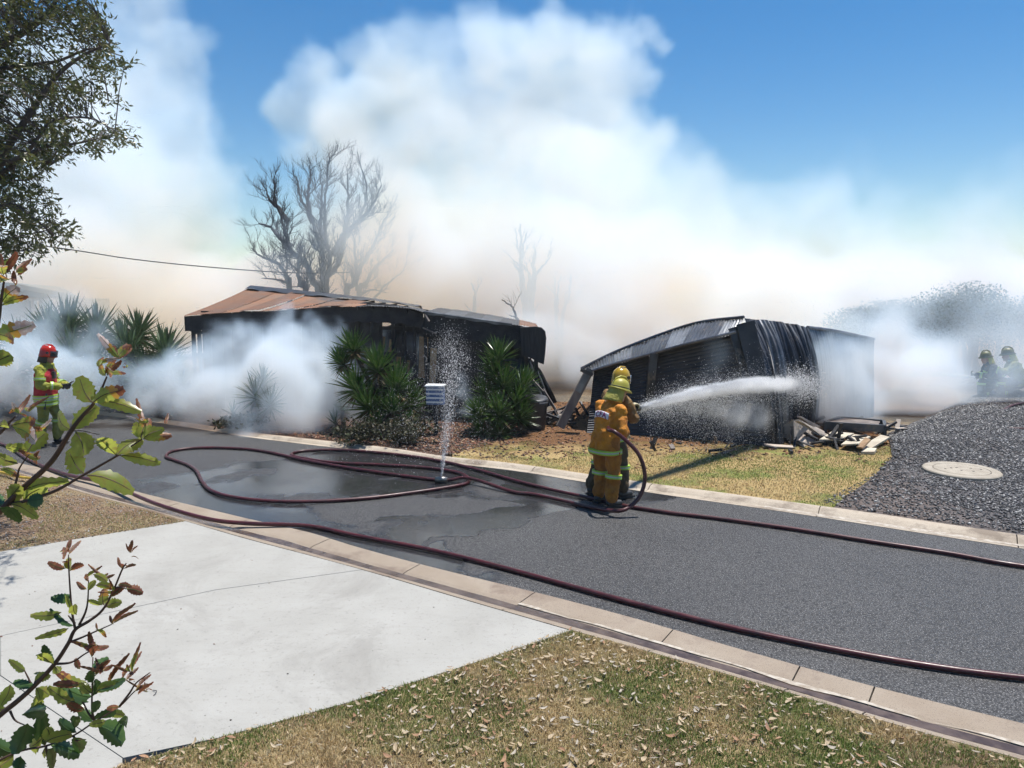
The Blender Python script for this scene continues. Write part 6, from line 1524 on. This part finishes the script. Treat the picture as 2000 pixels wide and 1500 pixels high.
def blob(px, py, rpx, Y, s=1.0, ry=None, sx=1.0, sz=1.0):
    c = P(px, py, Y); R_ = rpx / F * Y; return (tuple(c), (R_ * sx, R_ * (ry or .8), R_ * sz), s)
SC = (.66, .83, 1.0)
Yp = 29
main = [
 # main column from the fire upward
 mb_(700,560,200,.9), mb_(900,540,230,1), mb_(1120,560,240,1), mb_(1330,590,200,.9), mb_(1000,400,240,1), mb_(800,400,210,.95), mb_(1180,440,220,.95), mb_(650,300,100,.85),
 mb_(720,240,140,.95), mb_(850,200,170,1), mb_(1000,190,170,1), mb_(1130,170,150,.95), mb_(1215,130,80,.95), mb_(745,120,75,.95), mb_(930,90,85,.9), mb_(1060,80,70,.9), mb_(1160,75,65,.9), mb_(1280,165,50,.9), mb_(1265,85,45,.8),
 mb_(1170,300,150,.9), mb_(600,190,95,.9), mb_(640,130,60,.8), mb_(580,280,60,.7), mb_(1340,430,160,.55), mb_(1450,560,190,.62), mb_(1580,620,170,.75), mb_(1250,330,110,.5),
 # veil in front of the bare tree
 blob(700,350,130,23.4,.66,.5), blob(640,440,120,23.0,.38,.5), blob(750,500,130,23.0,.52,.5), blob(800,430,130,23.2,.7,.5), blob(600,590,110,22.8,.36,.5),
 # left column
 mb_(100,560,230,.62), mb_(300,560,210,.8), mb_(470,600,130,.72), mb_(180,400,230,.8), mb_(370,420,150,.75), mb_(300,260,180,.78), mb_(430,350,80,.62), mb_(220,120,150,.62), mb_(330,110,90,.5), mb_(410,210,70,.38), mb_(250,0,120,.42), mb_(340,20,80,.36), mb_(60,200,200,.62),
 # low bank drifting to the right
 mb_(1700,670,190,.6), mb_(1850,730,180,.52), mb_(2050,730,220,.6), mb_(1700,760,150,.85), mb_(1850,780,140,.8), mb_(2000,780,140,.8), mb_(1600,480,200,.30), mb_(1800,500,240,.27), mb_(2000,520,240,.27), mb_(1750,600,200,.36), mb_(1950,610,200,.34), mb_(1500,420,160,.34),
]
main += [blob(x, 610, 150, 34, .85, 1.0, 1.2, 1.0) for x in range(-400, 2700, 230)] + [blob(x, 700, 110, 22.5, .9, 1.0, 1.2, 1.0) for x in range(1040, 2400, 150)]
main += [ mb_(-150,620,300,.7), mb_(-300,560,400,.6)]
smoke('smoke_plume', 'towering white and tan smoke rolling up behind the burnt buildings', (-40, 20.0, -.3), (38, 46, 24), .235, main, .38, .74, 2.4, .32, .20, 7.0, .40, SC, .1, 8, .50, lowk=1.9)
near = [
 blob(560,760,120,15.6,1,.7), blob(640,740,60,15.6,.95,.7), blob(665,790,65,15.3,.95,.6), blob(670,720,50,15.5,.85,.6), blob(430,790,100,15.6,.95,.6), blob(500,690,100,16.3,.85,.6), blob(590,690,70,16.2,.85,.6), blob(430,660,60,16.7,.7,.5), blob(540,640,55,16.8,.6,.5), blob(400,720,90,16.3,.75,.6), blob(330,760,90,16,.45,.7),
 blob(180,750,130,15.8,.42,.5), blob(60,740,130,15.8,.44,.5), blob(180,650,130,17,.33,.6), blob(40,630,110,17,.33,.6), blob(745,650,45,17.2,.5,.6), blob(800,690,45,17.2,.36,.5), blob(910,790,40,15.7,.55,.5), blob(-80,720,160,16,.5,.5), blob(680,830,40,15.2,.6,.5), blob(480,820,90,15,.8,.5), blob(705,765,38,15.4,.6,.5), blob(688,700,35,15.8,.55,.5), blob(652,648,38,16.2,.5,.5), blob(610,622,32,16.5,.45,.5), blob(560,705,60,15.8,.8,.5), blob(600,820,80,15,.85,.5)]
smoke('smoke_bank', 'dense white ground smoke in front of the burnt house', (-14.5, 13.9, -.05), (.9, 17.7, 3.8), .08, near, 1.3, .75, .9, .8, .20, 2.6, 2.2, SC, .1, 6)
shd = [blob(1390,680,50,14.2,.32,.5), blob(1370,720,40,14.0,.24,.5), blob(1640,700,80,15.0,.8,.5), blob(1660,780,90,15.0,.85,.5), blob(1600,790,55,14.8,.5,.5), blob(1700,720,80,16.5,.7,.6), blob(1780,760,120,18.2,.85,.5), blob(1740,800,70,18.0,.8,.5), blob(1835,775,65,19.3,.8,.4), blob(1690,690,60,15.6,.7,.4), blob(1620,740,60,14.8,.7,.4), blob(1740,650,80,17,.5,.6), blob(1900,740,130,18.0,.30,.4), blob(2010,740,130,18.0,.30,.4), blob(1400,780,90,13.6,.14,.4), blob(1120,720,60,17.5,.5,.5)]
smoke('smoke_bank', 'thin white smoke drifting round the draped end of the shed', (1.2, 12.8, -.05), (15, 19.6, 3.4), .11, shd, .9, .40, .5, .6, .14, 2.4, 2.2, SC, .1, 5)
# body of the main jet: dense spray
jb = []
for k in range(44):
    t = k / 43; c = A0 + (A1 - A0) * t + np.array([0, 0, .42 * 4 * t * (1 - t) * .28]); R_ = .05 + .12 * t
    jb.append((tuple(c), (R_ * 1.9, R_ * 1.9, R_ * 1.3), .42 if k < 16 else .26))
for t, dz, rr_, s_ in ((.30,.16,.22,.25),(.45,.25,.32,.26),(.6,.34,.40,.25),(.75,.45,.45,.22),(.9,.45,.45,.18),(.55,.6,.4,.14),(.75,.75,.4,.12)):
    c = A0 + (A1 - A0) * t - np.array([0, 0, dz]); jb.append((tuple(c), (rr_, rr_, rr_ * .9), s_))
lo_ = tuple(np.minimum(A0, A1) - np.array([.5, .5, 1.1])); hi_ = tuple(np.maximum(A0, A1) + np.array([.6, .3, .6]))
smoke('water_mist', 'white mist along and under the water jet', lo_, hi_, .05, jb, 6.0, .35, .05, 3, .06, 1.6, 26.0, (.96, .98, 1.0), .3, 4)

# ------------------------------------------------------------------ air
hz = bpy.data.materials.new('haze_air'); hz.use_nodes = True; t = hz.node_tree; t.nodes.clear()
mo = t.nodes.new('ShaderNodeOutputMaterial'); pv = t.nodes.new('ShaderNodeVolumePrincipled'); pv.inputs['Color'].default_value = (.93, .97, 1, 1); pv.inputs['Density'].default_value = .0006; pv.inputs['Anisotropy'].default_value = 0
t.links.new(pv.outputs[0], mo.inputs['Volume'])
o = MB().box((0, 60, 12.9), (700, 700, 28.4)).build('haze', hz); o['kind'] = 'stuff'; o['label'] = 'thin pale smoke haze filling the air'
